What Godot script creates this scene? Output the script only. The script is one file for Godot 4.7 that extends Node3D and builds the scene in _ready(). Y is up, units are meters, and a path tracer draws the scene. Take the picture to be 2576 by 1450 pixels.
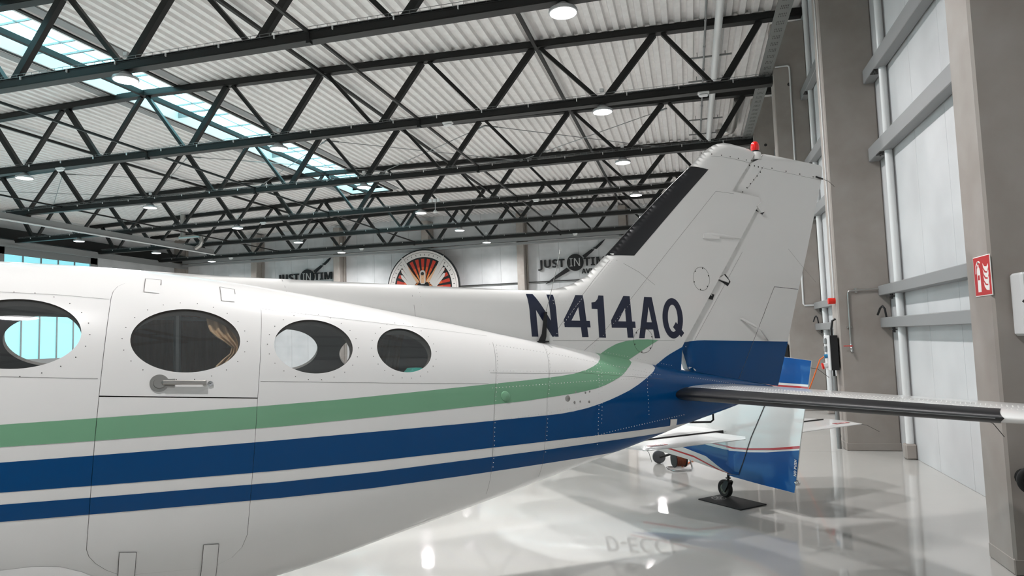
extends Node3D
# A hangar: the tail of a white twin with green and blue stripes, a second aircraft behind it, a black lattice roof.

const ORDER := ["nearest", "second", "third", "fourth", "fifth", "farthest"]
const ROWS := [-10.7, -15.9, -20.9, -26.0, -30.9, -35.4]
const RIDGE := -15.1
var M := {}
var used := {}

class MB:
	var v := PackedVector3Array()
	var n := PackedVector3Array()
	var t := PackedVector2Array()

	func tri(a: Vector3, b: Vector3, c: Vector3, na: Vector3, nb: Vector3, nc: Vector3, ua := Vector2.ZERO, ub := Vector2.ZERO, uc := Vector2.ZERO) -> void:
		var g := (b - a).cross(c - a)
		if g.length_squared() < 1e-16:
			return
		if g.dot(na + nb + nc) > 0.0:
			v.append_array([a, c, b])
			n.append_array([na, nc, nb])
			t.append_array([ua, uc, ub])
		else:
			v.append_array([a, b, c])
			n.append_array([na, nb, nc])
			t.append_array([ua, ub, uc])

	func quad(a: Vector3, b: Vector3, c: Vector3, d: Vector3, m: Vector3) -> void:
		tri(a, b, c, m, m, m, Vector2(0, 0), Vector2(1, 0), Vector2(1, 1))
		tri(a, c, d, m, m, m, Vector2(0, 0), Vector2(1, 1), Vector2(0, 1))

	func squad(a: Vector3, b: Vector3, c: Vector3, d: Vector3, na: Vector3, nb: Vector3, nc: Vector3, nd: Vector3) -> void:
		tri(a, b, c, na, nb, nc)
		tri(a, c, d, na, nc, nd)

	func box(c: Vector3, s: Vector3, q := Basis()) -> void:
		var x := q.x * s.x * 0.5
		var y := q.y * s.y * 0.5
		var z := q.z * s.z * 0.5
		for k: float in [-1.0, 1.0]:
			quad(c + x * k - y - z, c + x * k + y - z, c + x * k + y + z, c + x * k - y + z, q.x * k)
			quad(c + y * k - x - z, c + y * k + x - z, c + y * k + x + z, c + y * k - x + z, q.y * k)
			quad(c + z * k - x - y, c + z * k + x - y, c + z * k + x + y, c + z * k - x + y, q.z * k)

	# a box with its twelve edges cut back by e
	func cbox(c: Vector3, s: Vector3, e: float, q := Basis()) -> void:
		var h := s * 0.5
		var ax := [q.x, q.y, q.z]
		var pt := func(i: int, sg: Vector3) -> Vector3:
			var l := Vector3(h.x - e, h.y - e, h.z - e)
			l[i] = h[i]
			l = l * sg
			return c + q.x * l.x + q.y * l.y + q.z * l.z
		for i in 3:
			var j := (i + 1) % 3
			var k := (i + 2) % 3
			for a: float in [-1.0, 1.0]:
				var g := []
				for b: Vector2 in [Vector2(-1, -1), Vector2(1, -1), Vector2(1, 1), Vector2(-1, 1)]:
					var sg := Vector3.ZERO
					sg[i] = a
					sg[j] = b.x
					sg[k] = b.y
					g.append(pt.call(i, sg))
				quad(g[0], g[1], g[2], g[3], ax[i] * a)
				for b: float in [-1.0, 1.0]:
					var s0 := Vector3.ZERO
					s0[i] = a
					s0[j] = b
					s0[k] = -1
					var s1 := s0
					s1[k] = 1
					quad(pt.call(i, s0), pt.call(i, s1), pt.call(j, s1), pt.call(j, s0), (ax[i] * a + ax[j] * b).normalized())
		for a: float in [-1.0, 1.0]:
			for b: float in [-1.0, 1.0]:
				for d: float in [-1.0, 1.0]:
					var sg := Vector3(a, b, d)
					var m := (q.x * a + q.y * b + q.z * d).normalized()
					tri(pt.call(0, sg), pt.call(1, sg), pt.call(2, sg), m, m, m)

	func bar(p: Vector3, r: Vector3, w: float, h: float, up := Vector3.UP) -> void:
		var x := (r - p).normalized()
		var z := x.cross(up).normalized()
		box((p + r) * 0.5, Vector3(p.distance_to(r), h, w), Basis(x, z.cross(x).normalized(), z))

	func tube(p: PackedVector3Array, r: float, k := 10, r1 := -1.0) -> void:
		var rings := []
		var side := Vector3.UP
		for i in p.size():
			var d := (p[mini(i + 1, p.size() - 1)] - p[maxi(i - 1, 0)]).normalized()
			if i == 0:
				side = d.cross(Vector3.UP if absf(d.y) < 0.9 else Vector3.RIGHT).normalized()
			else:
				side = (side - d * side.dot(d)).normalized()
			var o := d.cross(side)
			var ring := PackedVector3Array()
			var rr := r if r1 < 0.0 else lerpf(r, r1, float(i) / (p.size() - 1))
			for j in k + 1:
				var a := TAU * j / k
				ring.append((side * cos(a) + o * sin(a)))
			rings.append([ring, rr])
		for i in p.size() - 1:
			for j in k:
				var a0: Vector3 = rings[i][0][j]
				var a1: Vector3 = rings[i][0][j + 1]
				var b0: Vector3 = rings[i + 1][0][j]
				var b1: Vector3 = rings[i + 1][0][j + 1]
				squad(p[i] + a0 * rings[i][1], p[i] + a1 * rings[i][1], p[i + 1] + b1 * rings[i + 1][1], p[i + 1] + b0 * rings[i + 1][1], a0, a1, b1, b0)
		for e: int in [0, p.size() - 1]:
			var d := (p[1] - p[0]).normalized() * -1.0 if e == 0 else (p[e] - p[e - 1]).normalized()
			for j in k:
				tri(p[e], p[e] + rings[e][0][j] * rings[e][1], p[e] + rings[e][0][j + 1] * rings[e][1], d, d, d)

	# profile of (radius, height) turned round the y axis of xf
	func lathe(pr: PackedVector2Array, xf := Transform3D(), k := 28) -> void:
		var nn := []
		for i in pr.size() - 1:
			var d := pr[i + 1] - pr[i]
			nn.append(Vector2(d.y, -d.x).normalized())
		for i in pr.size() - 1:
			var m0: Vector2 = nn[i]
			var m1: Vector2 = nn[i]
			if i > 0 and nn[i].dot(nn[i - 1]) > 0.75:
				m0 = (nn[i] + nn[i - 1]).normalized()
			if i < pr.size() - 2 and nn[i].dot(nn[i + 1]) > 0.75:
				m1 = (nn[i] + nn[i + 1]).normalized()
			for j in k:
				var c0 := Vector2.from_angle(TAU * j / k)
				var c1 := Vector2.from_angle(TAU * (j + 1) / k)
				var f := func(q: Vector2, c: Vector2) -> Vector3: return Vector3(q.x * c.x, q.y, q.x * c.y)
				squad(xf * f.call(pr[i], c0), xf * f.call(pr[i], c1), xf * f.call(pr[i + 1], c1), xf * f.call(pr[i + 1], c0),
					xf.basis * f.call(m0, c0), xf.basis * f.call(m0, c1), xf.basis * f.call(m1, c1), xf.basis * f.call(m1, c0))

	func prism(poly: PackedVector2Array, z0: float, z1: float, xf := Transform3D()) -> void:
		var id := Geometry2D.triangulate_polygon(poly)
		var zn := xf.basis.z.normalized()
		for i in range(0, id.size(), 3):
			for zz: Array in [[z0, -1.0], [z1, 1.0]]:
				var q := []
				for j in 3:
					q.append(xf * Vector3(poly[id[i + j]].x, poly[id[i + j]].y, zz[0]))
				tri(q[0], q[1], q[2], zn * zz[1], zn * zz[1], zn * zz[1], poly[id[i]], poly[id[i + 1]], poly[id[i + 2]])
		var cw := Geometry2D.is_polygon_clockwise(poly)
		for i in poly.size():
			var a := poly[i]
			var b := poly[(i + 1) % poly.size()]
			var d := (b - a).normalized()
			var o := Vector2(d.y, -d.x) * (-1.0 if cw else 1.0)
			quad(xf * Vector3(a.x, a.y, z0), xf * Vector3(b.x, b.y, z0), xf * Vector3(b.x, b.y, z1), xf * Vector3(a.x, a.y, z1), (xf.basis * Vector3(o.x, o.y, 0)).normalized())

	# a polygon of the plane (s, t), less its holes, laid on a surface: f gives the place, fn the normal
	func patch(poly: PackedVector2Array, holes: Array, cell: Vector2, f: Callable, fn: Callable) -> void:
		var lo := poly[0]
		var hi := poly[0]
		for q in poly:
			lo = lo.min(q)
			hi = hi.max(q)
		var hb := []
		for h: PackedVector2Array in holes:
			var r := Rect2(h[0], Vector2.ZERO)
			for q in h:
				r = r.expand(q)
			hb.append(r)
		var nx := int(ceil((hi.x - lo.x) / cell.x))
		var ny := int(ceil((hi.y - lo.y) / cell.y))
		var step := Vector2((hi.x - lo.x) / nx, (hi.y - lo.y) / ny)
		for i in nx:
			for j in ny:
				var a := lo + Vector2(i, j) * step
				var c := PackedVector2Array([a, a + Vector2(step.x, 0), a + step, a + Vector2(0, step.y)])
				var bits := Geometry2D.intersect_polygons(c, poly)
				var box2 := Rect2(a, step)
				for k in holes.size():
					if hb[k].intersects(box2):
						var left: Array[PackedVector2Array] = []
						for b in bits:
							left.append_array(Geometry2D.clip_polygons(b, holes[k]))
						bits = left
				for b in bits:
					if b.size() < 3:
						continue
					var p := PackedVector3Array()
					var m := PackedVector3Array()
					for q in b:
						p.append(f.call(q))
						m.append(fn.call(q))
					var id := Geometry2D.triangulate_polygon(b)
					for e in range(0, id.size(), 3):
						tri(p[id[e]], p[id[e + 1]], p[id[e + 2]], m[id[e]], m[id[e + 1]], m[id[e + 2]], b[id[e]], b[id[e + 1]], b[id[e + 2]])

	# a thin strip along a line of the plane (s, t), laid on the same kind of surface
	func ribbon(line: PackedVector2Array, w: float, f: Callable, fn: Callable, closed := false) -> void:
		var pts := line.duplicate()
		if closed:
			pts.append(line[0])
		for i in pts.size() - 1:
			var parts := maxi(1, int(ceil(pts[i].distance_to(pts[i + 1]) / 0.08)))
			for k in parts:
				var a := pts[i].lerp(pts[i + 1], float(k) / parts)
				var b := pts[i].lerp(pts[i + 1], float(k + 1) / parts)
				var pa: Vector3 = f.call(a)
				var pb: Vector3 = f.call(b)
				var na: Vector3 = fn.call(a)
				var nb: Vector3 = fn.call(b)
				var o := (pb - pa).cross(na).normalized() * w * 0.5
				squad(pa - o, pa + o, pb + o, pb - o, na, na, nb, nb)

	func done() -> ArrayMesh:
		var g := ArrayMesh.new()
		if v.is_empty():
			return g
		var a := []
		a.resize(Mesh.ARRAY_MAX)
		a[Mesh.ARRAY_VERTEX] = v
		a[Mesh.ARRAY_NORMAL] = n
		a[Mesh.ARRAY_TEX_UV] = t
		g.add_surface_from_arrays(Mesh.PRIMITIVE_TRIANGLES, a)
		return g


func P2(a: Array) -> PackedVector2Array:
	var r := PackedVector2Array()
	for i in range(0, a.size(), 2):
		r.append(Vector2(a[i], a[i + 1]))
	return r


func numbered(n: String) -> String:
	used[n] = used.get(n, -1) + 1
	return n if used[n] == 0 else "%s_%03d" % [n, used[n]]


func tag(o: Node3D, label: String, category: String, group := "", kind := "") -> Node3D:
	o.set_meta("label", label)
	if category:
		o.set_meta("category", category)
	if group:
		o.set_meta("group", group)
	if kind:
		o.set_meta("kind", kind)
	return o


func thing(called: String, label: String, category: String, at := Vector3.ZERO, turn := 0.0, group := "") -> Node3D:
	var o := Node3D.new()
	o.name = numbered(called)
	add_child(o, true)
	o.position = at
	o.rotation.y = turn
	return tag(o, label, category, group)


func obj(called: String, mesh: Mesh, m: Material, parent: Node = self) -> MeshInstance3D:
	var o := MeshInstance3D.new()
	o.name = numbered(called) if parent == self else called
	o.mesh = mesh
	o.material_override = m
	o.cast_shadow = GeometryInstance3D.SHADOW_CASTING_SETTING_ON
	parent.add_child(o, true)
	return o


func struct(called: String, mesh: Mesh, m: Material, label: String) -> MeshInstance3D:
	var o := obj(called, mesh, m)
	o.set_meta("kind", "structure")
	o.set_meta("label", label)
	return o


func dup(o: Node3D, base: String, at: Vector3, label: String) -> Node3D:
	var r := o.duplicate()
	r.name = numbered(base)
	add_child(r, true)
	r.position = at
	r.set_meta("label", label)
	return r


func mat(hex: String, rough := 0.5, metal := 0.0, spec := 0.5) -> StandardMaterial3D:
	var m := StandardMaterial3D.new()
	m.albedo_color = Color(hex)
	m.roughness = rough
	m.metallic = metal
	m.metallic_specular = spec
	return m


func noise_tex(freq: float, ramp: Array, oct := 4, size := 512) -> NoiseTexture2D:
	var f := FastNoiseLite.new()
	f.seed = 7
	f.frequency = freq
	f.fractal_octaves = oct
	var g := Gradient.new()
	g.offsets = PackedFloat32Array([0.0, 0.5, 1.0])
	g.colors = PackedColorArray([Color(ramp[0]), Color(ramp[1]), Color(ramp[2])])
	var t := NoiseTexture2D.new()
	t.width = size
	t.height = size
	t.seamless = true
	t.noise = f
	t.color_ramp = g
	return t


func tri_tex(m: StandardMaterial3D, t: Texture2D, scale: Vector3) -> StandardMaterial3D:
	m.albedo_texture = t
	m.uv1_triplanar = true
	m.uv1_world_triplanar = true
	m.uv1_scale = scale
	return m


func gloss(hex: String, coat := 0.6) -> StandardMaterial3D:
	var m := mat(hex, 0.28, 0.0, 0.45)
	m.clearcoat_enabled = true
	m.clearcoat = coat
	m.clearcoat_roughness = 0.05
	return m


func pane_mat(tint := "ffffff", a := 0.06) -> StandardMaterial3D:
	var m := mat(tint, 0.02, 0.0, 0.5)
	m.transparency = BaseMaterial3D.TRANSPARENCY_ALPHA
	m.albedo_color = Color(Color(tint), a)
	return m


func glow(hex: String, e: float) -> StandardMaterial3D:
	var m := mat(hex, 0.4)
	m.emission_enabled = true
	m.emission = Color(hex)
	m.emission_energy_multiplier = e
	return m


func text(called: String, s: String, height: float, depth: float, m: Material, parent: Node, xf: Transform3D, bold := true) -> MeshInstance3D:
	var f := SystemFont.new()
	f.font_names = PackedStringArray(["Droid Sans"])
	f.font_weight = 700 if bold else 400
	var t := TextMesh.new()
	t.text = s
	t.font = f
	t.font_size = 64
	t.pixel_size = height / 46.0
	t.depth = depth
	t.curve_step = 1.0
	var o := obj(called, t, m, parent)
	o.transform = xf
	return o


func materials() -> void:
	M.white = gloss("e6e5e3")
	M.fin_white = gloss("dfdedb", 0.35)
	M.green = gloss("74a684", 0.5)
	M.blue = gloss("00447a", 0.3)
	M.blue.metallic_specular = 0.22
	M.navy = mat("1a2138", 0.35)
	M.seam = mat("55524f", 0.7)
	M.rivet = gloss("e9e7e4", 0.4)
	M.screw = mat("3a3734", 0.5, 0.6)
	M.boot = mat("17171a", 0.42, 0.0, 0.5)
	M.black = mat("101012", 0.55)
	M.dark = mat("2c2a29", 0.7)
	M.lining = mat("5a5650", 0.85)
	M.curtain = mat("b59a78", 0.9)
	M.drape = mat("6d4a2e", 0.9)
	M.alu = mat("a9a6a2", 0.32, 0.9)
	M.chrome = mat("c9c9c9", 0.12, 1.0)
	M.red_lens = gloss("e0100a", 0.8)
	M.red = gloss("b40c18", 0.5)
	M.red2 = mat("d8230f", 0.4)
	M.orange = mat("d9671e", 0.5)
	M.teal = mat("3fae9d", 0.5)
	M.glass = pane_mat("dfe6e8", 0.05)
	M.steel = mat("1b1b1a", 0.5, 0.0, 0.4)
	M.galv = mat("8d8f8f", 0.45, 0.6)
	M.tray = mat("7b7d7b", 0.5, 0.5)
	M.girt = mat("8a8b8b", 0.5, 0.2)
	M.roof = tri_tex(mat("ffffff", 0.45, 0.0, 0.5), noise_tex(0.01, ["d6d3d1", "dddad8", "e4e2e0"]), Vector3(0.6, 0.6, 0.6))
	M.roof_back = mat("6b6968", 0.8)
	M.panel = tri_tex(mat("ffffff", 0.42, 0.0, 0.5), noise_tex(0.006, ["bdbebf", "c6c7c8", "cdcecf"], 3, 256), Vector3(0.5, 0.5, 0.5))
	M.concrete = tri_tex(mat("ffffff", 0.75, 0.0, 0.4), noise_tex(0.008, ["948c86", "9a938d", "a09a95"], 5), Vector3(0.45, 0.45, 0.45))
	M.pvc = mat("d9dada", 0.35)
	var fl := mat("c9c8c6", 0.06, 0.0, 0.5)
	var rt := noise_tex(0.004, ["080808", "0d0d0d", "1a1a1a"], 4, 512)
	fl.roughness = 1.0
	fl.roughness_texture = rt
	tri_tex(fl, noise_tex(0.003, ["d8d7d4", "dddcd9", "e0dfdd"], 3, 256), Vector3(0.2, 0.2, 0.2))
	fl.albedo_color = Color("d6d5d3")
	M.floor = fl
	M.joint = mat("8f8c88", 0.8)
	M.lamp_body = mat("b9babb", 0.4, 0.5)
	M.lamp = glow("fcfbff", 9.0)
	M.cyan_pane = glow("94e2ee", 0.72)
	M.rubber = mat("111111", 0.8)
	M.plastic = mat("d2d3d3", 0.35)
	M.p2white = gloss("dededc")
	M.p2blue = gloss("004f96", 0.3)
	M.p2blue.metallic_specular = 0.22
	M.sign_white = mat("f2f0ec", 0.5)
	M.skin = mat("d9ab86", 0.6)


func roof_y(x: float) -> float:
	return 9.31 - 0.0193 * absf(x - RIDGE)


func view_and_light() -> void:
	var cam := Camera3D.new()
	cam.name = "camera"
	cam.fov = 46.0423
	cam.near = 0.05
	cam.far = 300.0
	cam.basis = Basis.from_euler(Vector3(0.0770691, 0.2558208, -0.0306986))
	cam.position = Vector3(0, 1.7, 0)
	add_child(cam)
	cam.current = true
	var sky := ProceduralSkyMaterial.new()
	for k: String in ["sky_top_color", "sky_horizon_color", "ground_bottom_color", "ground_horizon_color"]:
		sky.set(k, Color("adf5ff"))
	sky.sun_angle_max = 0.0
	sky.sky_energy_multiplier = 2.4
	sky.ground_energy_multiplier = 1.0
	var e := Environment.new()
	e.background_mode = Environment.BG_SKY
	e.sky = Sky.new()
	e.sky.sky_material = sky
	e.tonemap_mode = Environment.TONE_MAPPER_LINEAR
	e.tonemap_exposure = 1.0
	e.sdfgi_enabled = true
	e.ssao_enabled = true
	e.ssil_enabled = true
	var w := WorldEnvironment.new()
	w.name = "environment"
	w.environment = e
	add_child(w)
	# daylight through the glazed doors of the far left wall
	for k in 4:
		var a := AreaLight3D.new()
		a.name = "door_daylight_%d" % k
		a.area_size = Vector2(4.4, 4.6)
		a.light_color = Color("8fe6f2")
		a.light_energy = 0.35
		a.position = Vector3(-32.1, 4.3, -28.4 + 6.0 * k)
		a.rotation.y = -PI / 2
		a.shadow_enabled = true
		add_child(a)


func high_bay() -> Node3D:
	var o := thing("high_bay_light", "", "lamp", Vector3.ZERO, 0.0, "high-bay lamps under the roof trusses")
	var b := MB.new()
	b.lathe(P2([0.0, 0.2, 0.05, 0.2, 0.07, 0.13, 0.12, 0.1, 0.15, 0.05, 0.235, 0.02, 0.245, -0.01, 0.24, -0.035, 0.222, -0.04]))
	obj("housing", b.done(), M.lamp_body, o)
	b = MB.new()
	b.lathe(P2([0.224, -0.038, 0.15, -0.048, 0.0, -0.052]))
	obj("lamp_lens", b.done(), M.lamp, o)
	b = MB.new()
	b.tube(PackedVector3Array([Vector3(0, 0.19, 0), Vector3(0, 0.28, 0)]), 0.012, 6)
	obj("hanger", b.done(), M.galv, o)
	b = MB.new()
	b.cbox(Vector3(0, 0.5, 0), Vector3(0.1, 0.09, 0.07), 0.01)
	obj("junction_box", b.done(), M.plastic, o)
	var l := SpotLight3D.new()
	l.name = "lamp_light"
	l.light_energy = 36.0
	l.light_color = Color("fdfbfb")
	l.light_size = 0.2
	l.spot_angle = 86.0
	l.spot_angle_attenuation = 0.75
	l.spot_range = 60.0
	l.spot_attenuation = 2.0
	l.shadow_enabled = true
	l.rotation.x = -PI / 2
	l.position.y = -0.07
	o.add_child(l)
	return o


func lamps() -> void:
	var o := high_bay()
	var cols := ["first from right", "second from right", "third from right", "fourth from right"]
	var first := true
	for i in 8:
		var z: float = [-5.5, -0.3][i] if i < 2 else ROWS[i - 2]
		for j in 4:
			var at := Vector3(-1.8 - 8.85 * j, 7.14, z - 0.1)
			var row: String = ["truss above the viewer", "truss behind the viewer"][i] if i < 2 else ORDER[i - 2] + " truss in view"
			var label := "round white lamp under the %s, %s" % [row, cols[j]]
			if first:
				o.position = at
				o.set_meta("label", label)
				first = false
			else:
				dup(o, "high_bay_light", at, label)


func hsec(b: MB, x0: float, x1: float, y0: float, y1: float, z0: float, w: float, lo := true) -> void:
	# an H section along x from (x0, y0) to (x1, y1), y the middle height, front face at z0
	var h := 0.17
	for k: float in [-1.0, 1.0]:
		b.bar(Vector3(x0, y0 + k * (h * 0.5 - 0.01), z0 - w * 0.5), Vector3(x1, y1 + k * (h * 0.5 - 0.01), z0 - w * 0.5), w, 0.02)
	for k: float in [0.03, 0.97]:
		b.bar(Vector3(x0, y0, z0 - w * k), Vector3(x1, y1, z0 - w * k), 0.012, h * 0.72)


func truss() -> Node3D:
	var o := thing("roof_truss", "", "truss", Vector3.ZERO, 0.0, "black lattice roof trusses")
	var b := MB.new()
	hsec(b, 2.05, -32.25, 7.365, 7.365, 0.0, 0.21)
	obj("bottom_chord", b.done(), M.steel, o)
	b = MB.new()
	hsec(b, 2.75, RIDGE, roof_y(2.75) - 0.1, 9.21, 0.0, 0.21)
	hsec(b, -32.9, RIDGE, roof_y(-32.9) - 0.1, 9.21, 0.0, 0.21)
	obj("top_chord", b.done(), M.steel, o)
	var bot := [0.88, -1.8, -4.75, -7.7, -10.65, -13.6]
	var top := [1.95, -0.42, -3.37, -6.32, -9.25, -12.2, RIDGE]
	for side: float in [1.0, -1.0]:
		for k in 6:
			for e in 2:
				var x0: float = bot[k] + (0.1 if e == 0 else -0.1)
				var x1: float = top[k + e] + (-0.1 if e == 0 else 0.1)
				if k == 5 and e == 1:
					x1 = RIDGE + 0.1
				var y1 := roof_y(x1) - 0.19
				if side < 0.0:
					x0 = 2 * RIDGE - x0
					x1 = 2 * RIDGE - x1
				b = MB.new()
				b.bar(Vector3(x0, 7.44, -0.105), Vector3(x1, y1, -0.105), 0.12, 0.15 if e == 0 else 0.09)
				obj("diagonal", b.done(), M.steel, o)
	for x: float in [-14.9, -6.5]:
		b = MB.new()
		b.box(Vector3(x, 7.36, 0.005), Vector3(0.06, 0.24, 0.02))
		b.box(Vector3(x, 7.25, -0.03), Vector3(0.08, 0.05, 0.1))
		obj("gusset_plate", b.done(), M.steel, o)
	return o


func cable_tray() -> Node3D:
	var o := thing("cable_tray", "", "cable tray", Vector3.ZERO, 0.0, "wire cable trays on the bottom chords")
	var b := MB.new()
	for z: float in [0.02, -0.04, -0.1]:
		for y: float in [0.0, 0.055]:
			if y == 0.0 or z != -0.04:
				b.bar(Vector3(2.0, 7.47 + y, z), Vector3(-32.0, 7.47 + y, z), 0.007, 0.007)
	obj("rail_wire", b.done(), M.galv, o)
	b = MB.new()
	for i in 170:
		var x := 1.9 - 0.2 * i
		b.bar(Vector3(x, 7.47, 0.02), Vector3(x, 7.47, -0.1), 0.006, 0.006, Vector3.RIGHT)
		b.bar(Vector3(x, 7.47, 0.02), Vector3(x, 7.525, 0.02), 0.006, 0.006, Vector3.RIGHT)
		b.bar(Vector3(x, 7.47, -0.1), Vector3(x, 7.525, -0.1), 0.006, 0.006, Vector3.RIGHT)
	tag(obj("cross_wire", b.done(), M.galv, o), "", "", "", "stuff").remove_meta("label")
	b = MB.new()
	for i in 28:
		b.box(Vector3(1.2 - 1.2 * i, 7.44, 0.016), Vector3(0.02, 0.07, 0.03))
	tag(obj("clamp", b.done(), M.plastic, o), "", "", "", "stuff").remove_meta("label")
	b = MB.new()
	for k in 3:
		b.bar(Vector3(1.9, 7.485, -0.02 - 0.025 * k), Vector3(-32.0, 7.485, -0.02 - 0.025 * k), 0.018, 0.018)
	obj("cable", b.done(), M.dark, o)
	return o


func roof_frame() -> void:
	var tr := truss()
	var ct := cable_tray()
	for i in 9:
		var z: float = [-5.5, -0.3, 4.9][i - 6] if i > 5 else ROWS[i]
		var label: String = "black steel lattice truss, %s of the six rows in view" % ORDER[i] if i < 6 else "black steel lattice truss overhead in %s row before the view" % ["the first", "the second", "the third"][i - 6]
		var label2: String = "thin wire cable tray along the %s black truss in view" % ORDER[mini(i, 5)]
		if i == 0:
			tr.position.z = z
			tr.set_meta("label", label)
			ct.position.z = z
			ct.set_meta("label", label2)
		else:
			dup(tr, "roof_truss", Vector3(0, 0, z), label)
			if i < 6:
				dup(ct, "cable_tray", Vector3(0, 0, z), label2)
	# long ties across the trusses
	for t: Array in [[-3.37, 8.92, "upper tie tube, nearest the right wall"], [-9.25, 9.02, "upper tie tube between the skylight and the right wall"], [-20.95, 9.02, "upper tie tube left of the skylight"]]:
		var b := MB.new()
		b.bar(Vector3(t[0], t[1], 8.0), Vector3(t[0], t[1], -35.5), 0.08, 0.08)
		tag(obj("tie_tube", b.done(), M.steel), "dark steel " + t[2], "tie tube", "tie tubes along the roof")
	for t: Array in [[-14.9, "lower dark tie rod below the skylight, bolted to bracket plates"], [-6.5, "lower dark tie rod right of the skylight, bolted to bracket plates"], [-23.6, "lower dark tie rod near the far left wall"]]:
		var b := MB.new()
		b.bar(Vector3(t[0], 7.44, 8.0), Vector3(t[0], 7.44, -35.4), 0.055, 0.055)
		tag(obj("tie_rod", b.done(), M.steel), t[1], "tie rod", "tie rods along the lower chords")
	# crossed wind braces in the bay behind the third truss
	var xs := [-0.4, -6.3, -12.2, -18.0, -23.9, -29.8]
	for k in 5:
		var o := thing("wind_brace", "pair of thin crossed brace rods behind the third truss, %s from the right" % ["first", "second", "third", "fourth", "fifth"][k], "brace", Vector3.ZERO, 0.0, "crossed roof brace rods")
		for e in 2:
			var b := MB.new()
			var p := Vector3(xs[k + e], roof_y(xs[k + e]) - 0.28, -21.2)
			var q := Vector3(xs[k + 1 - e], roof_y(xs[k + 1 - e]) - 0.28, -25.9)
			b.tube(PackedVector3Array([p, q]), 0.014, 6)
			b.tube(PackedVector3Array([p, p.lerp(q, 0.06)]), 0.028, 6)
			b.tube(PackedVector3Array([p.lerp(q, 0.94), q]), 0.028, 6)
			obj("brace_rod", b.done(), M.galv, o)


func sheet(b: MB, x0: float, x1: float, z0: float, z1: float) -> void:
	# trapezoid sheet with ribs along z, seen from below
	var x := x0
	var up := false
	var prof := PackedVector2Array()
	while x < x1 - 0.001:
		var y := roof_y(x)
		prof.append_array([Vector2(x, y), Vector2(minf(x + 0.125, x1), y), Vector2(minf(x + 0.155, x1), y + 0.085), Vector2(minf(x + 0.255, x1), y + 0.085)])
		x += 0.285
	for i in prof.size() - 1:
		var a := prof[i]
		var c := prof[i + 1]
		if a.distance_to(c) < 0.002:
			continue
		var d := (c - a).normalized()
		var m := Vector3(d.y, -d.x, 0)
		b.quad(Vector3(a.x, a.y, z0), Vector3(c.x, c.y, z0), Vector3(c.x, c.y, z1), Vector3(a.x, a.y, z1), m)


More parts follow.
